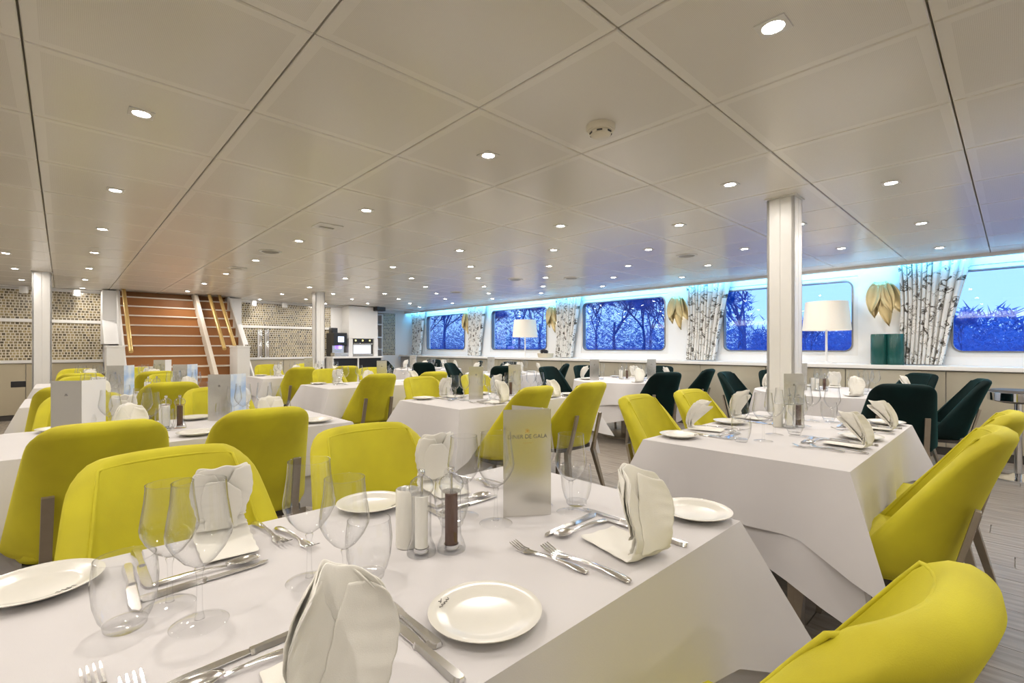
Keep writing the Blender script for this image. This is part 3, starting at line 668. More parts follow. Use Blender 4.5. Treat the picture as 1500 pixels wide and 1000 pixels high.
# ------------------------------------------------------------------ tables
def drape_rect(L, W, drop, ztop, fin=.10, seed=0, flare=.03, cdrop=.42, cf=(1, 1, 1, 1)):
    rnd = random.Random(seed); per = []
    def corner_w(dist): return max(0, 1 - dist / (drop * .62))
    hx, hy = L / 2, W / 2
    sides = [((-hx, -hy), (1, 0), L), ((hx, -hy), (0, 1), W), ((hx, hy), (-1, 0), L), ((-hx, hy), (0, -1), W)]
    for q, ((sx, sy), (tx, ty), ln) in enumerate(sides):
        nx, ny = ty, -tx; k = max(10, int(ln / .05))
        for i in range(k):
            s = ln * i / k; wa, wb_ = corner_w(s), corner_w(ln - s); wgt = max(wa, wb_); sg = 1 if wb_ > wa else -1; cfin = cf[(q + 1) % 4] if wb_ > wa else cf[q]
            per.append((sx + tx * s, sy + ty * s, nx, ny, tx * sg, ty * sg, wgt, cfin, i == 0))
    ph = [rnd.uniform(0, 6) for _ in range(4)]; N = len(per); nv = 10; vs = []
    for x, y, *_ in per: vs.append((x * (1 - .012 / hx), y * (1 - .012 / hy), ztop))
    for j in range(nv + 1):
        t = j / nv
        for k, (x, y, nx, ny, tx, ty, wg, s, isc) in enumerate(per):
            w2 = wg ** 1.15; o = .004 + t * flare + .010 * t * math.sin(9 * (x * 1.3 + y) + ph[0]) * (1 - wg) + .006 * t * math.sin(23 * (x - y) + ph[1]); f = fin * w2 * t * s
            if isc:
                pn = per[k - 1]; dx, dy = nx * (o + f) + pn[2] * (o + f), ny * (o + f) + pn[3] * (o + f)
            else: dx, dy = nx * (o + f) + tx * f * .9, ny * (o + f) + ty * f * .9
            z = ztop - .004 - drop * t * (1 + cdrop * w2) + .008 * t * math.sin(5 * (x + y) + ph[2]); vs.append((x + dx, y + dy, z))
    fs = [tuple(range(N))] + [(j * N + i, j * N + (i + 1) % N, (j + 1) * N + (i + 1) % N, (j + 1) * N + i) for j in range(nv + 1) for i in range(N)]
    return MB().add(vs, fs)
def drape_round(r, drop, ztop, nf, amp, seed=0):
    N = 120; vs = [(r * .98 * math.cos(2 * PI * i / N), r * .98 * math.sin(2 * PI * i / N), ztop) for i in range(N)]; nv = 10
    for j in range(nv + 1):
        t = j / nv
        for i in range(N):
            a = 2 * PI * i / N; f = math.sin(nf * a + seed); rr = r + .004 + t * .03 + amp * t ** .8 * (f if f > 0 else f * .6)
            vs.append((rr * math.cos(a), rr * math.sin(a), ztop - .004 - drop * t * (1 + .10 * math.cos(4 * a + seed))))
    fs = [tuple(range(N))] + [(j * N + i, j * N + (i + 1) % N, (j + 1) * N + (i + 1) % N, (j + 1) * N + i) for j in range(nv + 1) for i in range(N)]
    return MB().add(vs, fs)
TL, TW = 1.45, .80
tb = thing('dining_table', '', 'table', group='rectangular dining tables')
ob('tabletop', MB().box(-TL / 2 + .01, TL / 2 - .01, -TW / 2 + .01, TW / 2 - .01, .705, .735).mesh('tabletop', 'oak', bevel=.003), tb)
for sx in (-1, 1):
    for sy in (-1, 1): ob('leg', MB().bar((sx * (TL / 2 - .08), sy * (TW / 2 - .18), .705), (sx * (TL / 2 - .06), sy * (TW / 2 - .18), 0), .06, .06, .045, .045).mesh('leg', 'bronze_metal', bevel=.003), tb)
PT = Proto(tb)
uc = [drape_rect(TL, TW, .42, .741, .07, k, .015, .22).mesh('undercloth', 'cloth', smooth=40, fixn=True) for k in (1, 2)]
oc = [drape_rect(TL + .008, TW + .008, .265, .749, .13, k + 5, .035).mesh('tablecloth', 'cloth', smooth=40, fixn=True) for k in (1, 2)]
ucp = drape_rect(TL, TW, .42, .741, .07, 1, .010, .22, (1, 1, 0, 1)).mesh('undercloth', 'cloth', smooth=40)
ocp = drape_rect(TL + .008, TW + .008, .265, .749, .13, 6, .012, .42, (1, 1, 0, 1)).mesh('tablecloth', 'cloth', smooth=40)
rt = thing('round_table', '', 'table', group='round tables by the windows')
ob('tabletop', MB().lathe([(.66, .705), (.67, .71), (.67, .73), (.66, .735)], 48).mesh('tabletop', 'oak'), rt)
ob('pedestal', MB().lathe([(.05, .02), (.05, .705)], 16).mesh('pedestal', 'bronze_metal', smooth=40), rt)
ob('pedestal_base', MB().lathe([(.30, 0), (.30, .015), (.06, .03)], 28).mesh('pedestal_base', 'bronze_metal', smooth=40), rt)
PR = Proto(rt)
ru = drape_round(.675, .46, .741, 9, .03).mesh('undercloth', 'cloth', smooth=50); rc = drape_round(.68, .28, .749, 7, .035, 1).mesh('tablecloth', 'cloth', smooth=50)

# ------------------------------------------------------------------ tableware prototypes
def wine(name, s, detail):
    t_bowl = [(.0, .088), (.008, .090), (.022, .100), (.036, .118), (.0445, .136), (.0455, .146), (.043, .165), (.0385, .195), (.0365, .222)]
    stem = [(.0, .006), (.0075, .008), (.0048, .02), (.004, .05), (.0042, .075), (.007, .086), (.0, .0885)]
    foot = [(.0395, .0004), (.0405, .0012), (.039, .0022), (.03, .004), (.010, .0075), (.0, .008)]
    sc = lambda p: [(r * s, z * s) for r, z in p]
    if detail:
        t = thing(name, '', 'glass')
        ob('bowl', MB().lathe(sc(t_bowl), 40, caps=False).mesh('bowl', 'glass', smooth=180), t); ob('stem', MB().lathe(sc(stem), 14).mesh('stem', 'glass_solid', smooth=180), t); ob('foot', MB().lathe(sc(foot), 36, caps=False).mesh('foot', 'glass_solid', smooth=50), t)
        ob('rim', MB().tube([(.0365 * s * math.cos(2 * PI * i / 36), .0365 * s * math.sin(2 * PI * i / 36), .222 * s) for i in range(37)], .0007, 6, False).mesh('rim', 'glass_solid', smooth=180), t)
        return Proto(t)
    m = MB().lathe(sc(t_bowl), 22, caps=False); m.lathe(sc(stem), 8); m.lathe(sc(foot), 20, caps=False)
    o = ob(name, m.mesh(name, 'glass', smooth=60), cat='glass'); return Proto(o)
W1, W2 = wine('wine_glass', 1.0, True), wine('wine_glass', .92, True)
W3 = wine('wine_glass', 1.0, False)
def tumbler(detail):
    body = [(.0285, .012), (.034, .022), (.040, .045), (.0425, .075), (.0405, .098), (.0385, .110)]; base = [(.0, .0), (.024, 0), (.0275, .004), (.0283, .011), (.02, .0125), (0, .009)]
    if detail:
        t = thing('tumbler', '', 'glass'); ob('wall', MB().lathe(body, 40, caps=False).mesh('wall', 'glass', smooth=180), t); ob('base', MB().lathe(base, 32).mesh('base', 'glass_solid', smooth=50), t)
        ob('rim', MB().tube([(.0385 * math.cos(2 * PI * i / 36), .0385 * math.sin(2 * PI * i / 36), .110) for i in range(37)], .0008, 6, False).mesh('rim', 'glass_solid', smooth=180), t)
        return Proto(t)
    return Proto(ob('tumbler', MB().lathe(body, 20, caps=False).lathe(base, 20).mesh('tumbler', 'glass', smooth=60), cat='glass'))
TU1, TU3 = tumbler(True), tumbler(False)
plate_me = MB().lathe([(0, .003), (.040, .003), (.044, 0), (.05, 0), (.055, .004), (.075, .010), (.089, .0155), (.090, .0172), (.0885, .0178), (.074, .0135), (.060, .0085), (.052, .0068), (0, .0062)], 48).mesh('plate', 'porcelain', smooth=50)
def make_plate():
    o = ob('side_plate', plate_me, cat='plate')
    m = MB(); pts = [(-.016 + .032 * i / 14, .0025 * math.sin(i * 1.9) , 0) for i in range(15)]
    for a, b in zip(pts, pts[1:]): m.bar((a[0], .071 + a[1], .0139 + .0), (b[0], .071 + b[1], .0139), .0006, .0009, up=(0, 0, 1))
    m.bar((-.004, .076, .0149), (.006, .080, .0158), .0012, .0012, up=(0, 0, 1)); m.bar((0, .0765, .0149), (-.003, .081, .016), .001, .001, up=(0, 0, 1))
    ob('printed_emblem', m.mesh('printed_emblem', 'print_grey'), o); return Proto(o)
PP = make_plate(); PP3 = Proto(ob('side_plate', plate_me, cat='plate'))
def cutlery():
    def sweep(prof, zf, th):      # prof: (y, halfwidth)
        m = MB(); vs = []; n = len(prof)
        for y, w_ in prof: z = zf(y); vs += [(-w_, y, z), (w_, y, z), (w_ * .6, y, z + th), (-w_ * .6, y, z + th)]
        fs = [(0, 1, 2, 3), tuple(4 * (n - 1) + i for i in (3, 2, 1, 0))]
        for k in range(n - 1):
            for i in range(4): j = (i + 1) % 4; fs.append((4 * k + i, 4 * k + j, 4 * k + 4 + j, 4 * k + 4 + i))
        return m.add(vs, fs)
    hp = [(0, .004), (.004, .008), (.012, .0105), (.03, .0095), (.06, .0065), (.09, .0045), (.115, .0038), (.135, .0042)]
    arch = lambda y: .002 + .006 * math.sin(PI * min(1, y / .15))
    # fork
    f = thing('fork', '', 'fork'); ob('handle', sweep(hp, arch, .0028).mesh('handle', 'steel', smooth=50), f)
    fz = lambda y: .0085 - .0065 * math.sin(PI * max(0, y - .125) / .085) + .006 * max(0, (y - .18) / .03)
    hm = sweep([(.133, .0042), (.142, .008), (.150, .0115), (.160, .0125), (.166, .0125)], fz, .002)
    for k in range(4):
        x = -.0108 + k * .0072
        for a, b in ((.164, .18), (.18, .194), (.194, .206)): hm.bar((x, a, fz(a) + .001), (x, b, fz(b) + .001), .0036, .002, .003 if b < .2 else .0016, .0016, up=(0, 0, 1))
    ob('tines', hm.mesh('tines', 'steel', smooth=30), f)
    # knife
    k = thing('knife', '', 'knife'); ob('handle', sweep([(0, .005), (.004, .009), (.015, .0105), (.06, .0085), (.095, .007), (.10, .0085), (.106, .0075)], lambda y: 0, .007).mesh('handle', 'steel', smooth=50), k)
    bl = [(-.006, .104), (.0065, .104), (.0095, .12), (.0100, .19), (.007, .21), (-.002, .222), (-.006, .215)]
    ob('blade', MB().prism([(x, y) for x, y in bl], 'z', .002, .0042).mesh('blade', 'steel', bevel=.0006), k)
    # spoon
    s = thing('spoon', '', 'spoon'); ob('handle', sweep([(y, w_) for y, w_ in hp], arch, .0026).mesh('handle', 'steel', smooth=50), s)
    def bowl(i, j):
        a = 2 * PI * i; r = j; x = r * math.sin(a) * (.0205 - .003 * math.cos(a)); y = .166 + r * -math.cos(a) * .034
        return (x, y, .010 - .008 * (1 - r * r))
    ob('bowl', MB().grid(bowl, 28, 6, True).mesh('bowl', 'steel', smooth=180, solid=.0014, fixn=False), s)
    return Proto(f), Proto(k), Proto(s)
PF, PK, PSn = cutlery()
def mill(core):
    t = thing('pepper_mill' if core == 'pepper' else 'salt_mill', '', 'mill')
    ob('body', MB().lathe([(.0, .0), (.030, 0), (.0305, .006), (.027, .018), (.021, .032), (.020, .055), (.0205, .11), (.021, .124), (.0, .124)], 28).mesh('body', 'acrylic', smooth=50), t)
    ob('filling', MB().lathe([(0, .014), (.0135, .014), (.0135, .12), (0, .12)], 20).mesh('filling', core, smooth=50), t)
    ob('grinder', MB().lathe([(.016, .004), (.016, .013)], 16).mesh('grinder', 'chrome', smooth=50), t)
    ob('top', MB().lathe([(.0, .125), (.021, .125), (.026, .134), (.0265, .142), (.022, .152), (.012, .160), (0, .162)], 28).mesh('top', 'acrylic', smooth=50), t)
    ob('axle', MB().lathe([(.003, .12), (.003, .165)], 8).mesh('axle', 'chrome', smooth=50), t)
    ob('knob', MB().lathe([(0, .161), (.006, .163), (.0075, .169), (.006, .175), (0, .177)], 16).mesh('knob', 'chrome', smooth=180), t)
    return Proto(t)
PSA, PPE = mill('salt'), mill('pepper')
sh_ = thing('holder', '', 'holder')
ob('cup', MB().lathe([(0, 0), (.024, 0), (.0245, .003), (.0245, .122), (.0225, .124), (.0225, .03), (0, .03)], 28).mesh('cup', 'porcelain', smooth=50), sh_)
ob('paper_sticks', MB().box(-.012, .0, -.01, -.004, .03, .128).box(.002, .012, -.002, .004, .03, .126).box(-.006, .006, .006, .012, .03, .127).mesh('paper_sticks', 'binder_paper'), sh_)
PH = Proto(sh_)
def menu_card(detail, photo):
    t = thing('menu_card', '', 'menu'); w_, h = .125, .272
    ob('front_leaf', MB().box(0, w_, -.0006, .0006, 0, h).mesh('front_leaf', 'card_pearl'), t)
    o = ob('back_leaf', MB().box(0, w_, -.0006, .0006, 0, h).mesh('back_leaf', photo), t, (w_, .0015, 0), rz=R(180 - 48) if detail else R(75))
    if detail:
        for body, size, z, mat, nmx in (('DINER DE GALA', .0115, .198, 'print_grey', 'printed_title'),):
            cu = bpy.data.curves.new('title', 'FONT'); cu.body = body; cu.size = size * 1.25; cu.align_x = 'CENTER'; cu.extrude = .0001
            o = bpy.data.objects.new('tmp', cu); C.objects.link(o); me = bpy.data.meshes.new_from_object(o.evaluated_get(bpy.context.evaluated_depsgraph_get())); bpy.data.objects.remove(o)
            me.materials.clear(); me.materials.append(MATS[mat]); ob(nmx, me, t, (w_ / 2, -.0009, z), rot=(R(90), 0, 0))
        m = MB()
        for k in range(5):
            a = R(-70 + 35 * k); m.bar((0, 0, 0), (.008 * math.sin(a), 0, .008 * math.cos(a)), .002, .0003, .0005, .0003)
        m.box(-.006, .006, -.0002, .0002, -.003, -.0015)
        ob('printed_crown', m.mesh('printed_crown', 'print_gold'), t, (w_ / 2, -.0009, .216))
        m = MB().box(-.012, .012, -.0002, .0002, 0, .0006); ob('printed_rule', m.mesh('printed_rule', 'print_gold'), t, (w_ / 2, -.0009, .186))
    else:
        m = MB().box(-.007, .007, -.0002, .0002, 0, .004).box(-.004, .004, -.0002, .0002, .005, .010).mesh('printed_crown', 'print_grey'); ob('printed_crown', m, t, (w_ / 2, -.0009, .2))
    return Proto(t)
PM1, PM2, PM3 = menu_card(True, 'card_pearl'), menu_card(False, 'card_white'), menu_card(False, 'card_photo')
# folded napkin: flat band running to the diner, folded back up into a leaning cupped leaf
def napkin_mesh(h, lean, w_, cup, skew, seed=0, sub=1, tc=.14, nar=.30):
    rnd = random.Random(seed); path = []
    for i in range(6): path.append((.165 - .03 * i * 1.0, .006))          # flat part, y inward -> diner edge
    for i in range(1, 6):
        a = R(-90 - (90 + (90 - lean)) * i / 5 + 0); path.append((.015 + .016 * math.cos(a), .022 + .016 * math.sin(a)))
    y0, z0 = path[-1]; dy, dz = math.cos(R(lean)), math.sin(R(lean))
    for i in range(1, 11):
        s = h * i / 10; path.append((y0 + dy * s + .10 * (s / h) ** 2 * h * .35, z0 + dz * s))
    n = len(path)
    def layer(off, tipcut, k0, wmul, sk):
        def fn(u, v):
            q = k0 + v * (n - 1 - k0); i = min(int(q), n - 2); f = q - i
            y = path[i][0] * (1 - f) + path[i + 1][0] * f; z = path[i][1] * (1 - f) + path[i + 1][1] * f
            s = (u - .5) * 2; up = max(0, (q - 10) / (n - 11))
            ww = w_ * wmul * (1 + .12 * math.sin(PI * up) - (nar * up ** 3)) * (1 - .1 * (1 - min(1, q / 6))) * (1 - .2 * math.exp(-((q - 11.5) / 2.6) ** 2))
            tip = 1 - tipcut * s * s * up
            cupy = cup * s * s * (up ** .6) * .06; wob = .003 * math.sin(7 * s + 5 * v + seed)
            x = s * ww + sk * up * .03 + .006 * math.sin(4 * q + seed) * (1 - up) * .5
            return (x, y - cupy * dz + wob * .6 + off * dz + .004 * s * up, max(.003, z * tip + cupy * dy * .5 + wob * (1 if z > .03 else .2) + off * (1 if up < .1 else .2) + (.010 * max(0, s * sk) * (1 - up))))
        return fn
    m = MB().grid(layer(0, tc, 0, 1, skew), 12, 30)
    m.grid(layer(.009, tc * 1.6, 7, .93, skew * .8), 12, 24)
    m.grid(lambda u, v: (lambda p: (p[0], p[1] + .012 + .004 * u, p[2] * (.72 + .2 * u)))(layer(.0, .2, 9, .8, skew * .5)(u * .85 + .1, v)), 10, 18)
    for off, side in ((-.005, 0), (-.009, 1), (.0125, 1), (.0155, 0)):
        def fl(u, v, off=off, side=side):
            U = u * (.84 - .52 * v); U = 1 - U if side else U; return layer(off, tc, 10, 1.02, skew)(U, v * (.95 - .05 * side))
        m.grid(fl, 8, 16)
    return m.mesh('napkin', 'napkin_cloth', smooth=180, solid=.0028, sub=sub, fixn=False)
NAP = [napkin_mesh(.165, 62, .058, 1.0, .3, 1), napkin_mesh(.150, 52, .05, 1.3, -.4, 2), napkin_mesh(.15, 70, .056, .5, .0, 3, 1, .06, .12), napkin_mesh(.150, 66, .058, 1.2, .35, 4, 1, .10, .42)]
NAPl = [napkin_mesh(.165, 62, .058, 1.0, .3, 1, 0), napkin_mesh(.150, 50, .05, 1.3, -.4, 2, 0), napkin_mesh(.15, 68, .056, .5, .2, 3, 0, .06, .12)]

ZT = .7505
POS = {('L', -1): 'nearest', ('H', -1): 'right-hand', ('L', 1): 'left-hand', ('H', 1): 'farthest'}
def setting(x, ye, face, tname, pos, det, rnd, nap, rnap=0, what='pncgt', pl=(.265, .095), ds=0, fs=(0, 0), no=(0, .02)):
    """face +1: diner sits at -Y side looking to +Y"""
    rz = 0 if face > 0 else PI; s = 1 if face > 0 else -1
    def L(a, b): return (x + s * a, ye + s * b, ZT)
    at = 'at the %s place on the %s' % (pos, tname)
    if 'n' in what: ob('napkin', (NAP if det > 1 else NAPl)[nap], None, L(*no), rz + rnap, label='folded white napkin standing %s' % at, cat='napkin', group='folded napkins')
    if 'p' in what: (PP if det > 1 else PP3).put(L(*pl), rz + .5, 'white side plate %s' % at, 'side plates')
    if det and 'c' in what:
        PF.put(L(-.105 + fs[0], fs[1]), rz + .06, 'longer inner fork %s' % at, 'forks'); PF.put(L(-.135 + fs[0], .075 + fs[1]), rz + .10, 'shorter outer fork %s' % at, 'forks', .92)
        PK.put(L(.122, .005), rz, 'dinner knife nearer the napkin %s' % at, 'knives'); PK.put(L(.142, .085), rz - .02, 'second knife farther in %s' % at, 'knives')
        PK.put(L(.14 + ds, .262), rz + PI / 2 + .05, 'dessert knife lying crosswise %s' % at, 'knives', .93); PSn.put(L(.12 + ds, .215), rz + PI / 2 - .08, 'dessert spoon lying crosswise %s' % at, 'spoons', .88)
    if 'g' in what:
        A, B = (W1, W2) if det > 1 else (W3, W3)
        A.put(L(.08, .41), rnd.uniform(0, 6), 'taller wine glass %s' % at, 'wine glasses'); B.put(L(.105, .315), rnd.uniform(0, 6), 'shorter wine glass %s' % at, 'wine glasses', None if det > 1 else .92)
    if 't' in what: (TU1 if det > 1 else TU3).put(L(.165, .345), rnd.uniform(0, 6), 'clear water tumbler %s' % at, 'water tumblers')
def rect_table(x0, y0, tname, adj, k, low, high, det, mills=True, menu=None, naps=(0, 1, 2, 1), extra=({}, {}, {}, {})):
    rnd = random.Random(int(x0 * 10 + y0 * 100)); cx, cy = x0 + TL / 2, y0 + TW / 2
    PT.put((cx, cy, 0), 0, 'rectangular dining table under white cloths, the %s' % tname, 'rectangular dining tables')
    ob('undercloth', ucp if k == 9 else uc[k % 2], None, (cx, cy, 0), rz=0 if k == 9 else PI * (k // 2 % 2), label='longer white undercloth hanging below the overlay on the %s' % tname, cat='tablecloth', group='white undercloths')
    ob('tablecloth', ocp if k == 9 else oc[k % 2], None, (cx, cy, 0), rz=0 if k == 9 else PI * (k // 2 % 2), label='white overlay tablecloth with pointed corners on the %s' % tname, cat='tablecloth', group='white overlay cloths')
    for i, (c, lh) in enumerate(zip(low, 'LH')): setting(c, y0, 1, tname, POS[(lh, -1)], det, rnd, naps[i], rnd.uniform(-.25, .25), **extra[i])
    for i, (c, lh) in enumerate(zip(high, 'LH')): setting(c, y0 + TW, -1, tname, POS[(lh, 1)], det, rnd, naps[2 + i], rnd.uniform(-.25, .25), **extra[2 + i])
    if mills:
        mx, my = mills if isinstance(mills, tuple) else (cx - .08, cy - .01)
        PSA.put((mx, my, ZT), 0, 'clear salt mill with white filling on the %s' % tname, 'salt mills'); PPE.put((mx + .057, my - .027, ZT), 0, 'clear pepper mill with dark peppercorns on the %s' % tname, 'pepper mills')
        PH.put((mx + .0, my + .056, ZT), .4, 'white ceramic holder behind the mills on the %s' % tname, 'white holders')
    if menu:
        P, mx, my, a = menu; P.put((mx, my, ZT), R(a), 'upright folded menu card on the %s' % tname, 'menu cards')
LG, DG = 'lime velvet chairs', 'dark green velvet chairs'
def ch(x, y, f, lab, tilt=0, P=None): chair(P or PCL, x, y, f, lab, DG if P else LG, tilt)

NA = {'A1': 'foreground table', 'B1': 'big pillar table', 'A2': 'second left table', 'B2': 'second centre table',
      'A3': 'third left table', 'B3': 'third centre table', 'A4': 'farthest left table', 'B4': 'farthest centre table',
      'C1': 'round table right of the pillar', 'C2': 'round table left of the pillar', 'C3': 'third round table', 'C4': 'farthest round table'}
rect_table(-.22, .482, NA['A1'], '', 0, (.25, .86), (.235, .85), 2, (.545, .852), (PM1, .81, .889, -32), (3, 0, 2, 2), (dict(pl=(.237, .095), ds=-.1, fs=(-.07, .09), no=(-.03, .03)), dict(pl=(.32, .083)), dict(no=(-.03, .03)), dict(no=(.0, .02), pl=(.245, .09))))
rect_table(2.01, .405, NA['B1'], '', 9, (2.47, 3.10), (2.42, 3.02), 2, (2.83, .83), (PM2, 3.17, .96, -40), (1, 1, 1, 0))
rect_table(-.22, 2.68, NA['A2'], '', 2, (.22, .80), (.25, .84), 1, (.40, 3.10), (PM2, -.04, 3.13, -32), (0, 2, 2, 0))
rect_table(2.03, 2.68, NA['B2'], '', 3, (2.47, 3.08), (2.45, 3.05), 1, (2.85, 3.12), (PM3, 2.44, 3.10, -20), (0, 1, 2, 0))
rect_table(-.22, 4.92, NA['A3'], '', 0, (.22, .80), (.25, .84), 0, (.55, 5.25), (PM3, .28, 5.45, -25), (2, 0, 2, 0))
rect_table(2.03, 4.92, NA['B3'], '', 1, (2.47, 3.08), (2.45, 3.05), 0, (2.9, 5.35), (PM3, 2.75, 5.28, -8), (0, 1, 2, 0))
rect_table(-.22, 7.16, NA['A4'], '', 2, (.22, .80), (.25, .84), 0, (.3, 7.55), (PM2, .85, 7.6, -25), (0, 2, 2, 0))
rect_table(2.03, 7.16, NA['B4'], '', 3, (2.47, 3.08), (2.45, 3.05), 0, (2.9, 7.5), (PM2, 2.7, 7.5, -8), (0, 1, 2, 0))
# second menu cards
PM3.put((.62, 3.25, ZT), R(-38), 'pale upright menu card with a bluish leaf, behind the second chair of the left table', 'menu cards')
PM3.put((3.0, 3.22, ZT), R(-20), 'upright menu card with a blue photo leaf right of centre', 'menu cards')
PM3.put((.75, 5.42, ZT), R(-35), 'menu card with a pale blue picture in front of the stairs', 'menu cards')

# foreground chairs
ch(.70, .05, 1, 'lime velvet chair cut off at the bottom right corner of the picture', -9)
ch(2.27, .03, 1, 'nearer lime velvet chair on the right side of the pillar table', 2); ch(2.90, .0, 1, 'farther lime velvet chair on the right side of the pillar table', -2)
ch(2.37, 1.50, -1, 'nearer lime velvet chair on the left side of the pillar table', 2); ch(2.93, 1.46, -1, 'farther lime velvet chair on the left side of the pillar table', -2)
ch(.20, 1.56, -1, 'left foreground lime chair facing us across the foreground table', 3); ch(.77, 1.58, -1, 'right foreground lime chair facing us across the foreground table', -3)
ch(.11, 2.26, 1, 'lime chair at far left seen from behind at the second left table', 2); ch(.66, 2.28, 1, 'lime chair seen from behind between the two foreground chairs', -2)
ch(.10, 3.80, -1, 'lime chair half hidden behind the left white menu card'); ch(.76, 3.78, -1, 'lime chair facing us behind the salt and pepper mills of the left table', 2)
ch(2.42, 2.28, 1, 'lime chair seen from behind directly above the tall menu card', 3); ch(3.0, 2.24, 1, 'lime chair seen from behind right of the tall menu card', 0)
ch(2.42, 3.82, -1, 'lime chair facing us at the left end of the centre table'); ch(3.05, 3.80, -1, 'lime chair facing us behind the glasses of the centre table')
ch(.62, 4.52, 1, 'olive lime chair seen from behind in front of the stairs'); ch(.05, 4.55, 1, 'lime chair seen from behind at the third left table, left one')
ch(.15, 6.05, -1, 'lime chair facing us at the third left table, left one'); ch(.80, 6.05, -1, 'lime chair facing us at the third left table, right one')
ch(2.40, 4.50, 1, 'tall lime chair seen from behind at the third centre table'); ch(3.05, 4.48, 1, 'lime chair seen from behind, top peeking over the centre table chair')
ch(2.45, 6.05, -1, 'lime chair facing us at the third centre table, left one'); ch(3.05, 6.05, -1, 'lime chair facing us at the third centre table, right one')
ch(.15, 6.75, 1, 'lime chair seen from behind at the farthest left table, left one'); ch(.80, 6.75, 1, 'lime chair seen from behind at the farthest left table, right one')
ch(.15, 8.3, -1, 'lime chair facing us at the farthest left table, left one'); ch(.80, 8.3, -1, 'lime chair facing us at the farthest left table, right one')
ch(2.42, 6.78, 1, 'lime chair seen from behind left of the third centre table'); ch(3.05, 6.75, 1, 'lime chair seen from behind at the far table, right one')
ch(2.40, 8.3, -1, 'small lime chair facing us beside the right stair post'); ch(3.0, 8.3, -1, 'small lime chair facing us below the coffee machine')

def round_t(cx, cy, tname, places, menus=(), mill_at=(0, 0), rz=0, naps=(0, 2, 0, 2, 0)):
    rnd = random.Random(int(cy * 100))
    PR.put((cx, cy, 0), 0, 'round dining table under white cloths, the %s' % tname, 'round tables by the windows')
    ob('undercloth', ru, None, (cx, cy, 0), rz, label='long white undercloth on the %s' % tname, cat='tablecloth', group='white undercloths')
    ob('tablecloth', rc, None, (cx, cy, 0), rz, label='white overlay cloth draped in folds on the %s' % tname, cat='tablecloth', group='white overlay cloths')
    for k, (a, pn) in enumerate(places):
        a = R(a); d = Vector((math.cos(a), math.sin(a), 0)); n = Vector((-d.y, d.x, 0)); c = Vector((cx, cy, ZT)); at = 'at the %s place on the %s' % (pn, tname); r2 = math.atan2(d.x, -d.y)
        ob('napkin', NAPl[naps[k]], None, c + d * .60, r2, label='folded white napkin standing %s' % at, cat='napkin', group='folded napkins')
        PP3.put(c + d * .47 + n * .24, 0, 'white side plate %s' % at, 'side plates')
        W3.put(c + d * .30 + n * .08, 0, 'taller wine glass %s' % at, 'wine glasses'); W3.put(c + d * .36 + n * .14, 0, 'shorter wine glass %s' % at, 'wine glasses', .92); TU3.put(c + d * .28 + n * .17, 0, 'clear water tumbler %s' % at, 'water tumblers')
    mx, my = cx + mill_at[0], cy + mill_at[1]
    PSA.put((mx, my, ZT), 0, 'clear salt mill with white filling on the %s' % tname, 'salt mills'); PPE.put((mx + .05, my - .05, ZT), 0, 'clear pepper mill with dark peppercorns on the %s' % tname, 'pepper mills'); PH.put((mx + .04, my + .04, ZT), .4, 'white ceramic holder behind the mills on the %s' % tname, 'white holders')
    for P, x, y, a, lab in menus: P.put((x, y, ZT), R(a), lab, 'menu cards')
def gch(cx, cy, x, y, lab, r=None):
    """dark green chair whose back top is near (x,y), looking to the table centre"""
    d = Vector((cx - x, cy - y)); a = math.atan2(-d.x, d.y) if r is None else R(r)
    PCG.put((x - math.sin(a) * .34, y + math.cos(a) * .34, 0), a, lab, DG)
c1 = (5.55, 1.25); c2 = (5.52, 3.62); c3 = (5.5, 5.98); c4 = (5.5, 8.35)
round_t(*c1, NA['C1'], ((-150, 'nearest'), (-75, 'right-hand'), (100, 'left-hand'), (10, 'farthest')), ((PM3, 5.35, 1.52, -42, 'upright menu card with a blue leaf right of the pillar'),), (-.1, .1))
round_t(*c2, NA['C2'], ((-130, 'nearest'), (-40, 'right-hand'), (110, 'left-hand'), (20, 'farthest')), ((PM2, 5.05, 3.85, -35, 'white menu card in front of the ledge on the round table left of the pillar'), (PM3, 5.75, 3.42, -35, 'grey menu card right of the glasses on the round table left of the pillar')), (0, .05))
round_t(*c3, NA['C3'], ((-130, 'nearest'), (-40, 'right-hand'), (110, 'left-hand'), (20, 'farthest')), ((PM2, 5.2, 6.1, -20, 'white menu card on the third round window table'),), (0, .05))
round_t(*c4, NA['C4'], ((-130, 'nearest'), (-40, 'right-hand'), (110, 'left-hand'), (20, 'farthest')), ((PM3, 5.1, 8.4, -20, 'blue leafed menu card on the farthest round window table'),), (0, .05))
gch(*c1, 4.52, .56, 'dark green chair, its back towards us, right of the pillar table', -72)
gch(*c1, 5.78, .18, 'dark green chair seen sideways near the chrome stool'); gch(*c1, 6.58, .66, 'dark green chair facing us behind the nearest dark chair', 52)
gch(*c1, 5.42, 2.26, 'dark green chair at the left of the round table beside the pillar', 180); gch(*c1, 6.35, 2.05, 'dark green chair close to the left edge of the pillar')
gch(*c2, 4.85, 2.62, 'dark green chair, its back towards us, left of the pillar', -28); gch(*c2, 6.0, 2.66, 'dark green chair seen sideways just left of the pillar', 8)
gch(*c2, 6.5, 3.6, 'dark green chair beyond the round table left of the pillar'); gch(*c2, 5.05, 4.62, 'dark green chair facing right behind the centre menu cards', 178); gch(*c2, 5.85, 4.6, 'dark green chair half hidden behind the round table left of the pillar')
gch(*c3, 4.75, 5.2, 'dark green chair on the near side of the third round table'); gch(*c3, 6.2, 5.2, 'dark green chair on the window side of the third round table'); gch(*c3, 5.0, 6.95, 'dark green chair on the stairs side of the third round table'); gch(*c3, 6.3, 6.7, 'dark green chair in the window corner of the third round table')
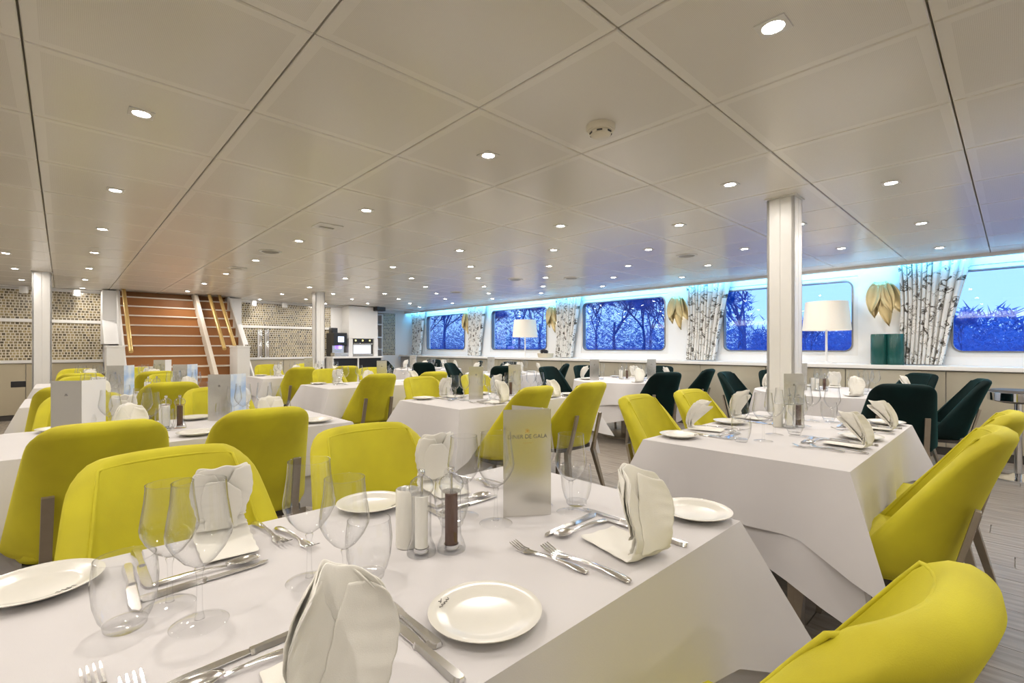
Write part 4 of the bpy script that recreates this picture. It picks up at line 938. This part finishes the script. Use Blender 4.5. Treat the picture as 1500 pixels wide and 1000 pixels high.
gch(*c4, 4.8, 7.45, 'dark green chair on the near side of the farthest round table'); gch(*c4, 6.3, 7.6, 'dark green chair on the window side of the farthest round table'); gch(*c4, 4.95, 9.25, 'dark green chair by the oven cabinet'); gch(*c4, 6.2, 9.2, 'dark green chair deepest in the far window corner')

# ------------------------------------------------------------------ outside: river, bank and bare trees
struct('ground_river', MB().box(7.7, 70, -60, 120, -1.7, -1.6), 'river_water')
struct('ground_bank', MB().prism([(30, -1.7), (31, -.35), (33, -.2), (34, .5), (120, 1.2), (120, -1.7)], 'y', -110, 160), 'bank')
struct('ground_quay', MB().box(30.4, 33, -110, 160, -.6, .05), 'quay_dusk_blue')
def tree_mesh(seed, H, depth=6):
    rnd = random.Random(seed); m = MB(); tw = MB()
    def br(p, d, L, r, k):
        q = p + d * L; m.tube([p, (p + q) / 2 + Vector((rnd.uniform(-1, 1), rnd.uniform(-1, 1), 0)) * L * .05, q], [r, r * .85, r * .65], 4, False)
        if k == 0:
            for _ in range(13):
                dd = (d + Vector((rnd.gauss(0, .7), rnd.gauss(0, .7), rnd.gauss(.2, .6)))).normalized() * rnd.uniform(.35, 1.0) * H * .075; s = dd.orthogonal().normalized() * H * .0011; o = p + d * L * rnd.random()
                tw.add([o - s, o + s, o + dd], [(0, 1, 2)]); e = o + dd * .5; d2 = (dd.normalized() + Vector((rnd.gauss(0, .8), rnd.gauss(0, .8), rnd.gauss(0, .8)))).normalized() * H * .04; tw.add([e - s, e + s, e + d2], [(0, 1, 2)])
            return
        for _ in range(rnd.choice((2, 3, 3, 4))):
            nd = (d + Vector((rnd.gauss(0, .42), rnd.gauss(0, .42), rnd.uniform(-.1, .3)))).normalized(); br(p + d * L * rnd.uniform(.6, 1), nd, L * rnd.uniform(.62, .8), r * .58, k - 1)
    br(Vector((0, 0, 0)), Vector((0, 0, 1)), H * .26, H * .013, depth - 1)
    return m.mesh('trunk', 'bark_dusk_blue', fixn=False), tw.mesh('twig_cloud', 'twigs_dusk_blue', fixn=False)
TM = [tree_mesh(s, 10) for s in (3, 5, 8)]
rnd = random.Random(4); k = 0; spots = []
for r0, step in ((35, 4.2), (42, 5.5)):
    y = -11.0
    while y < 100: spots.append((r0 + rnd.uniform(0, 4), y + rnd.uniform(-1, 1))); y += step * (1 if y < 30 else 1.7)
spots = [p for p in spots if seen(*p, 1.5, 40)]
cnt = {}
for x, y in sorted(spots, key=lambda p: where(*p, 1.2)[0]):
    low = y < 13; h = (rnd.uniform(.36, .50) if low else rnd.uniform(1.0, 1.35) + max(0, y - 30) * .012); k += 1
    a, b = TM[k % 3]; key = ('low' if low else 'tall', 'nearer' if x < 40 else 'rear'); cnt[key] = cnt.get(key, 0) + 1
    lab = '%s bare tree, %s from the left in the %s row on the far bank' % (key[0], OW[cnt[key] - 1], key[1])
    t = thing('bare_tree', lab, 'tree', (x, y, .4), rnd.uniform(0, 6), 'bare trees on the far bank', sc=(h * 1.1, h * 1.1, h))
    ob('trunk', a, t); ob('twig_cloud', b, t)
hb = MB(); rnd = random.Random(9)
for q in range(120000):
    far = q % 2; x, y = (rnd.uniform(36, 48) if not far else rnd.uniform(50, 62)), rnd.uniform(-25, 120)
    top = (1.6 if not far else 3.3) + .8 * math.sin(y * .9) + .5 * math.sin(y * 2.3 + 1)
    if y > .36 * x: top = (3.5 if not far else 13.0 + .10 * max(0, y - 30)) + 1.2 * math.sin(y * .7)
    p = Vector((x, y, .2 + top * rnd.random() ** 1.25)); d = Vector((rnd.gauss(0, .35), rnd.gauss(0, .5), abs(rnd.gauss(.35, .4)))) * (.5 if not far else .75); s_ = d.orthogonal().normalized() * (.035 if not far else .09)
    hb.add([p - s_, p + s_, p + d], [(0, 1, 2)])
ob('hedge', hb.mesh('hedge', 'twigs_dusk_blue', fixn=False), None, label='tangle of bare bushes along the far bank', cat='bushes', kind='stuff')
